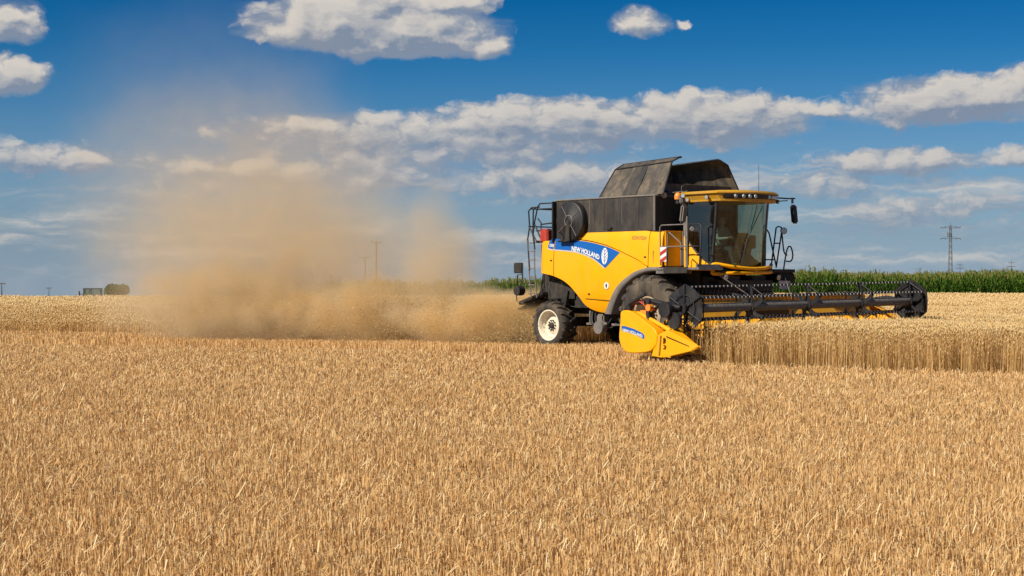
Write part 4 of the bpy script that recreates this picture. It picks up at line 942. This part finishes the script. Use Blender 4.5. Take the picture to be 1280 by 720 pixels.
def shield(v, sg):
    z0 = RZ(v); mb = MB(); yo = -(v + sg * .03); vs = [(RX, yo, z0)]
    for k in range(12):
        a = A0 + math.pi * k / 6; r_ = .53 if k % 2 == 0 else .485; vs.append((RX + r_ * math.cos(a), yo + (.02 if k % 2 else -.0) * sg, z0 + r_ * math.sin(a)))
    # open segments, so that the plate reads as ribbed sheet pieces
    for k in range(12):
        if sg < 0 or k not in (7, 8): mb.add([vs[0], vs[1 + k], vs[1 + (k + 1) % 12], (vs[0][0], yo + .02, vs[0][2]), (vs[1 + k][0], yo + .02, vs[1 + k][2]), (vs[1 + (k + 1) % 12][0], yo + .02, vs[1 + (k + 1) % 12][2])], [(0, 1, 2), (5, 4, 3), (1, 4, 5, 2)])
    for k in range(6):
        a = A0 + math.pi * k / 3; mb.tube([(RX + .1 * math.cos(a), yo - sg * .02, z0 + .1 * math.sin(a)), (RX + .52 * math.cos(a), yo - sg * .02, z0 + .52 * math.sin(a))], .020, 6)
    mb.tube([(RX + .30 * math.cos(a), yo - sg * .025, z0 + .30 * math.sin(a)) for a in np.linspace(0, 2 * math.pi, 13)], .012, 5)
    mb.tube([(RX - .02, yo + .02, z0), (RX - .02, yo - sg * .10, z0)], .13, 12)
    return part(mb, 'reel_end_shield', 'black', hd)
shield(4.10, 1); shield(-3.95, -1)

# ------------------------------------------------------------------ driver
def person():
    root = empty('person', (*mach(.72, -.05), 0), -TH); root.location.z = 0
    tag(root, 'driver in a pale shirt and dark cap sitting at the wheel inside the cab', 'person')
    J = {}; V = []; E_ = []; Rr = []
    def jt(n, p, r_, par=None):
        J[n] = len(V); V.append(p); Rr.append(r_)
        if par: E_.append((J[par], J[n]))
    jt('pelvis', (0, 0, 2.55), .15); jt('belly', (-.02, 0, 2.72), .145, 'pelvis'); jt('chest', (0, 0, 2.92), .155, 'belly'); jt('neckb', (.01, 0, 3.08), .07, 'chest'); jt('neck', (.02, 0, 3.14), .055, 'neckb')
    jt('head', (.04, 0, 3.22), .085, 'neck'); jt('crown', (.04, 0, 3.32), .085, 'head')
    for s_, n in ((-1, 'r'), (1, 'l')):
        jt('sh' + n, (0, s_ * .19, 3.02), .07, 'chest'); jt('el' + n, (.14, s_ * .27, 2.78), .048, 'sh' + n); jt('wr' + n, (.36, s_ * .19, 2.80), .034, 'el' + n); jt('ha' + n, (.43, s_ * .17, 2.81), .032, 'wr' + n)
        jt('hp' + n, (.04, s_ * .11, 2.52), .10, 'pelvis'); jt('kn' + n, (.44, s_ * .16, 2.54), .068, 'hp' + n); jt('an' + n, (.56, s_ * .16, 2.17), .045, 'kn' + n); jt('to' + n, (.68, s_ * .17, 2.15), .04, 'an' + n)
    me = bpy.data.meshes.new('body'); me.from_pydata(V, E_, []); o = bpy.data.objects.new('body', me); scene.collection.objects.link(o); o.parent = root
    sk = o.modifiers.new('skin', 'SKIN'); ly = me.skin_vertices[0] if me.skin_vertices else None
    if ly is None:
        bm = bmesh.new(); bm.from_mesh(me); bm.verts.layers.skin.verify(); bm.to_mesh(me); bm.free(); ly = me.skin_vertices[0]
    for i, r_ in enumerate(Rr): ly.data[i].radius = (r_, r_)
    ly.data[0].use_root = True
    o.modifiers.new('sub', 'SUBSURF').levels = 2; o.modifiers['sub'].render_levels = 2; 
    em = bpy.data.meshes.new_from_object(o.evaluated_get(bpy.context.evaluated_depsgraph_get())); o.modifiers.clear(); o.data = em
    em.materials.clear(); em.materials.append(M['shirt']); em.materials.append(M['trousers']); em.materials.append(M['skin'])
    for p_ in em.polygons:
        c_ = p_.center; p_.material_index = 1 if (c_.z < 2.62 and not (c_.x > .10 and c_.z > 2.70)) else (2 if (c_.x > .37 or c_.z > 3.12) else 0); p_.use_smooth = True
    hd_ = part(MB().lathe([(0, 0)], (0, 0, 0), 3) if False else MB().tube([(.035, 0, 3.14), (.04, 0, 3.18), (.045, 0, 3.25), (.04, 0, 3.32), (.035, 0, 3.36)], [.06, .085, .098, .09, .05], 14), 'face', 'skin', root)
    part(MB().tube([(.03, 0, 3.30), (.03, 0, 3.34), (.03, 0, 3.385)], [.108, .102, .05], 14).box((.13, 0, 3.305), (.12, .15, .012), bev=.004), 'cap', 'hair', root)
    part(MB().box((.142, 0, 3.235), (.03, .025, .035), bev=.008).box((.132, -.035, 3.262), (.01, .02, .008)).box((.132, .035, 3.262), (.01, .02, .008)).box((.132, 0, 3.20), (.012, .045, .008)), 'features', 'hair', hd_.parent)
    for s_ in (-1, 1):
        h = MB()
        for f in range(4): h.tube([(.42, s_ * .17 + (f - 1.5) * .018, 2.82), (.47, s_ * .17 + (f - 1.5) * .018, 2.835), (.485, s_ * .17 + (f - 1.5) * .018, 2.80)], [.010, .009, .008], 6)
        h.tube([(.40, s_ * .15, 2.80), (.44, s_ * .13, 2.785)], [.011, .009], 6); part(h, 'hand', 'skin', root)
person()

# ------------------------------------------------------------------ far things
def gz(x, y): return float(ground_z(x, y))
def lattice_mast():
    Y = 600.0; X = (1188 - 640) / 2000 * Y; r = empty('lattice_pylon', (X, Y, 0)); tag(r, 'tall steel lattice power mast with two crossarms rising behind the maize', 'pylon')
    H = 24.0; b = MB(); lv = 14
    def hw(z): return 0.85 - .50 * max(0, min(1, (z + 4) / (H)))
    zs_ = np.linspace(-8, H - 1.5, lv + 1); cs = ((-1, -1), (1, -1), (1, 1), (-1, 1))
    for (sx, sy) in cs: b.tube([(sx * hw(z), sy * hw(z), z) for z in zs_], .075, 4)
    for i in range(lv):
        for q in range(4):
            (ax, ay), (bx, by) = cs[q], cs[(q + 1) % 4]; z0, z1 = zs_[i], zs_[i + 1]
            b.tube([(ax * hw(z0), ay * hw(z0), z0), (bx * hw(z1), by * hw(z1), z1)], .045, 4); b.tube([(bx * hw(z0), by * hw(z0), z0), (ax * hw(z1), ay * hw(z1), z1)], .045, 4)
    b.tube([(0, 0, H - 1.6), (0, 0, H)], [.18, .05], 4)
    part(b, 'lattice_body', 'pylon', r)
    for z, L in ((21.9, 3.6), (17.9, 3.7)):
        a = MB().tube([(-L, 0, z), (L, 0, z)], .09, 4).tube([(-L, 0, z), (0, 0, z + .9), (L, 0, z)], .06, 4); part(a, 'crossarm', 'pylon', r)
        for x in (-L, -L * .55, L * .55, L): part(MB().tube([(x, 0, z), (x, 0, z + (.55 if z > 20 else -.5))], .14, 6), 'insulator', 'pylon', r)
    part(MB().box((-.3, -.5, 19.4), (.9, .5, 1.4)).box((-1.15, -.4, 19.5), (.25, .3, 1.6)), 'transformer', 'pylon', r)
lattice_mast()
def tee_pole(px, py_top, Y, arm, label, kind=0):
    X = (px - 640) / 2000 * Y; H = CAM_H + (352 - py_top) / 2000 * Y; r = empty('power_pole', (X, Y, 0)); tag(r, label, 'power pole', 'power poles in the distance')
    zb = gz(X, Y) - 1
    part(MB().tube([(0, 0, zb), (0, 0, H)], [.19, .13], 8), 'pole', 'wood', r)
    part(MB().box((0, 0, H - .1), (arm * 2, .14, .14)).tube([(-arm * .55, 0, H - .1), (0, 0, H - .9), (arm * .55, 0, H - .1)], .05, 5), 'crossarm', 'wood', r)
    for x in (-arm * .95, 0, arm * .95) if kind == 0 else (-arm, -arm * .4, arm * .4, arm): part(MB().tube([(x, 0, H - .05), (x, 0, H + (.30 if kind == 0 else -.5))], [.10, .06], 6), 'insulator', 'pylon', r)
tee_pole(470.5, 302, 300, 1.0, 'nearest of the power poles standing behind the drifting dust')
tee_pole(456.5, 321.5, 420, 1.6, 'shorter power pole just left of the nearest pole behind the dust')
def far_pylon(px, py_top, Y, label, arm=5.0):
    X = (px - 640) / 2000 * Y; H = CAM_H + (352 - py_top) / 2000 * Y; r = empty('distant_pylon', (X, Y, 0)); tag(r, label, 'pylon', 'faint pylons on the horizon')
    part(MB().tube([(0, 0, gz(X, Y)), (0, 0, H)], [.9, .25], 4), 'mast', 'pylon', r)
    part(MB().tube([(-arm, 0, H * .72), (arm, 0, H * .72)], .32, 4).tube([(-arm * .7, 0, H * .88), (arm * .7, 0, H * .88)], .28, 4), 'crossarm', 'pylon', r)
far_pylon(1200, 328, 1900, 'faint pylon just to the right of the lattice mast on the horizon')
far_pylon(1264, 325, 1900, 'faint pylon on the horizon nearest the right edge')
far_pylon(1054, 336, 1700, 'faint pylon on the horizon above the far end of the reel', 3.5)
far_pylon(61, 362, 1500, 'faint pylon on the horizon a little left of the tractor', 2.5)
far_pylon(2, 354, 1000, 'faint pylon on the horizon at the left edge', 2.5)

def tractor():
    Y = 175.0; X = (116 - 640) / 2000 * Y; zr = CAM_H - (360.3 - 352) / 2000 * Y        # roof height seen above the crest
    r = empty('tractor', (X, Y, zr - 2.95), R(8)); tag(r, 'dark green tractor half hidden behind the crest of the field at left', 'tractor')
    part(MB().box((0, 0, 2.88), (1.95, 1.7, .15), bev=.05), 'roof', 'tgreen', r)
    mb = MB()
    for x in (-.92, -.25, .92):
        for y in (-.75, .75): mb.tube([(x, y, 1.5), (x * .97, y * .97, 2.85)], .05, 5)
    part(mb, 'cab_frame', 'tgreen', r)
    part(MB().box((0, 0, 2.15), (1.75, 1.4, 1.25)), 'cab_glass', M['glass'], r)
    part(MB().box((-1.35, -.6, 2.35), (.12, .25, .6), bev=.02).tube([(-1.35, -.6, 2.3), (-.9, -.6, 2.3)], .03, 5), 'mirror', 'black', r)
    part(MB().box((-1.9, 0, 1.35), (2.0, .95, .75), bev=.12).box((0, 0, 1.2), (2.2, 1.3, .7), bev=.05), 'bonnet', 'tgreen', r)
    for x, rr_ in ((.55, .88), (-2.2, .62)):
        for y in (-.95, .95):
            w_ = part(MB().lathe([(rr_ * .55, -.22), (rr_ * .95, -.24), (rr_, -.15), (rr_, .15), (rr_ * .95, .24), (rr_ * .55, .22)], (x, y, rr_), 28), 'wheel', 'rubber', r)
            part(MB().lathe([(rr_ * .56, -.1), (0, -.1)], (x, y, rr_), 20), 'rim', 'rim', w_)
    part(MB().box((1.9, 0, .95), (1.2, 2.4, .5), bev=.1), 'rear_implement', 'tgreen', r)
tractor()

def bush(X, Y, zb, w, h, label, group=None, seed=1, name='tree'):
    rg = np.random.default_rng(seed); r = empty(name, (X, Y, zb)); tag(r, label, 'tree', group)
    part(MB().tube([(0, 0, -.6), (.05, 0, h * .35), (0, .1, h * .6)], [.22, .16, .08], 8), 'trunk', 'wood', r)
    C_ = [(rg.uniform(-.34, .34) * w, rg.uniform(-.3, .3) * w, h * rg.uniform(.30, .72), rg.uniform(.16, .26) * w) for _ in range(16)]
    V, F = [], []; k = 0
    for cx, cyy, cz, cr in C_:
        for _ in range(420):
            d = rg.normal(size=3); d /= np.linalg.norm(d); q = np.array([cx, cyy, cz]) + d * cr * rg.uniform(.55, 1.05) * np.array([1, 1, .9]); a = rg.normal(size=3) * .085; b = rg.normal(size=3) * .085
            V += [q - a, q + b, q + a, q - b]; F.append((k, k + 1, k + 2, k + 3)); k += 4
    m = straw_mat('tree_leaf', [(0, (.02, .055, .01)), (.5, (.055, .12, .02)), (1, (.11, .19, .035))], trans=.25, patch=.3)
    o = raw_mesh('crown', np.array(V), np.array(F), m, np.repeat(rg.uniform(.1, .9, len(F)), 4)); o.parent = r
Yb = 185.0; bush((145 - 640) / 2000 * Yb, Yb, CAM_H - (372 - 352) / 2000 * Yb - .3, 2.9, 2.0, 'low round tree on the crest beside the green tractor')

# ------------------------------------------------------------------ dust and chaff thrown out behind
def dust():
    me = bpy.data.meshes.new('dust_cloud'); x0, x1, y0, y1, z0, z1 = -17.5, 2.6, 41.0, 53.0, 0.0, 11.5
    mb = MB().box(((x0 + x1) / 2, (y0 + y1) / 2, (z0 + z1) / 2), (x1 - x0, y1 - y0, z1 - z0))
    m = bpy.data.materials.new('drifting_dust'); m.use_nodes = True; t = m.node_tree; t.nodes.clear(); N = NT(t)
    o = N.n('ShaderNodeOutputMaterial'); pv = N.n('ShaderNodeVolumePrincipled'); t.links.new(pv.outputs[0], o.inputs['Volume'])
    geo = N.n('ShaderNodeNewGeometry'); sp = N.n('ShaderNodeSeparateXYZ', ins={0: geo.outputs['Position']}); X, Y, Z = sp.outputs
    wn = N.n('ShaderNodeTexNoise', ins={'Vector': geo.outputs['Position'], 'Scale': 0.45, 'Detail': 2.0})
    ws_ = N.n('ShaderNodeSeparateXYZ', ins={0: wn.outputs['Color']})
    Xw = N.m('MULTIPLY_ADD', N.m('SUBTRACT', ws_.outputs[0], .5), DW, X); Zw = N.m('MULTIPLY_ADD', N.m('SUBTRACT', ws_.outputs[2], .5), DW, Z)
    tot = None
    for (cx, cyy, cz, rx, ry, rz, d) in DUST:
        q = N.m('ADD', N.m('ADD', N.m('POWER', N.m('DIVIDE', N.m('SUBTRACT', Xw, cx), rx), 2.0), N.m('POWER', N.m('DIVIDE', N.m('SUBTRACT', Y, cyy), ry), 2.0)), N.m('POWER', N.m('DIVIDE', N.m('SUBTRACT', Zw, cz), rz), 2.0))
        v = N.m('MULTIPLY', N.smooth(q, 0.0, 1.0, 1.0, 0.0), d); tot = v if tot is None else N.m('ADD', tot, v)
    nz = N.n('ShaderNodeTexNoise', ins={'Vector': geo.outputs['Position'], 'Scale': 1.25, 'Detail': 5.0, 'Roughness': .62})
    rag = N.smooth(nz.outputs[0], .34, .66, .25, 1.8)
    tot = N.m('MULTIPLY', tot, N.m('ADD', 1.0, N.m('MULTIPLY', N.m('SUBTRACT', rag, 1.0), N.smooth(Z, 1.0, 3.0, 1.0, .35))))
    N.set(pv.inputs['Density'], tot); N.set(pv.inputs['Color'], N.mix(N.smooth(tot, .15, 1.8), (.97, .81, .55, 1), (.95, .70, .34, 1))); pv.inputs['Anisotropy'].default_value = 0.0
    o_ = mb.build('dust_cloud', m); tag(o_, 'tan dust billowing out behind the combine and drifting up and left', 'dust', kind='stuff')
DW = 2.6
#        x     y     z    rx   ry   rz    density
DUST = [(-.6, 43.6, .70, 3.0, 1.7, 1.05, 3.2), (-4.2, 45.6, .80, 3.8, 2.2, 1.15, 1.1), (-8.0, 47.6, 1.0, 4.6, 2.8, 1.7, .60),
        (-1.9, 44.5, 2.0, 1.7, 1.6, 2.6, .42), (-7.8, 47.3, 2.2, 5.0, 3.5, 3.8, .22), (-8.2, 47.5, 4.0, 6.2, 4.0, 5.0, .105), (-9.0, 47.5, 7.2, 5.6, 3.6, 4.2, .024), (-3.9, 45.3, 2.0, 3.4, 2.2, 2.8, .13), (-4.6, 46.0, 2.0, 5.0, 3.0, 3.6, .14)]
dust()
def chaff():
    n = 60000; t = rng.beta(1.1, 2.6, n); X = 1.2 - t * 12.5; Y = 42.3 + t * 6.5 + rng.normal(0, .55 + t * .8, n); Z = np.abs(rng.normal(0.25 + .35 * np.minimum(t * 3, 1), .30 + t * .35, n))
    Z = np.clip(Z, .05, 3); k = Y > edge_y(X, near_edge) - 1.0; X, Y, Z = X[k], Y[k], Z[k]; n = len(X)
    a = rng.normal(0, 1, (n, 3)); a /= np.linalg.norm(a, axis=1)[:, None]; b = rng.normal(0, 1, (n, 3)); b -= (a * b).sum(1)[:, None] * a; b /= np.linalg.norm(b, axis=1)[:, None]
    L = rng.uniform(.010, .035, n)[:, None]; W = rng.uniform(.004, .009, n)[:, None]; C_ = np.stack([X, Y, Z], -1)
    V = np.stack([C_ - a * L, C_ + b * W, C_ + a * L, C_ - b * W], 1).reshape(-1, 3); F = (np.arange(n) * 4)[:, None] + np.array([[0, 1, 2, 3]])
    m = straw_mat('flying_chaff', [(0, (.30, .18, .07)), (.5, (.55, .38, .16)), (1, (.85, .68, .36))], trans=.3)
    tag(raw_mesh('chaff', V, F, m, np.repeat(rng.uniform(0, 1, n), 4)), 'chopped golden straw and chaff flying out of the spreader', 'chaff', kind='stuff')
chaff()
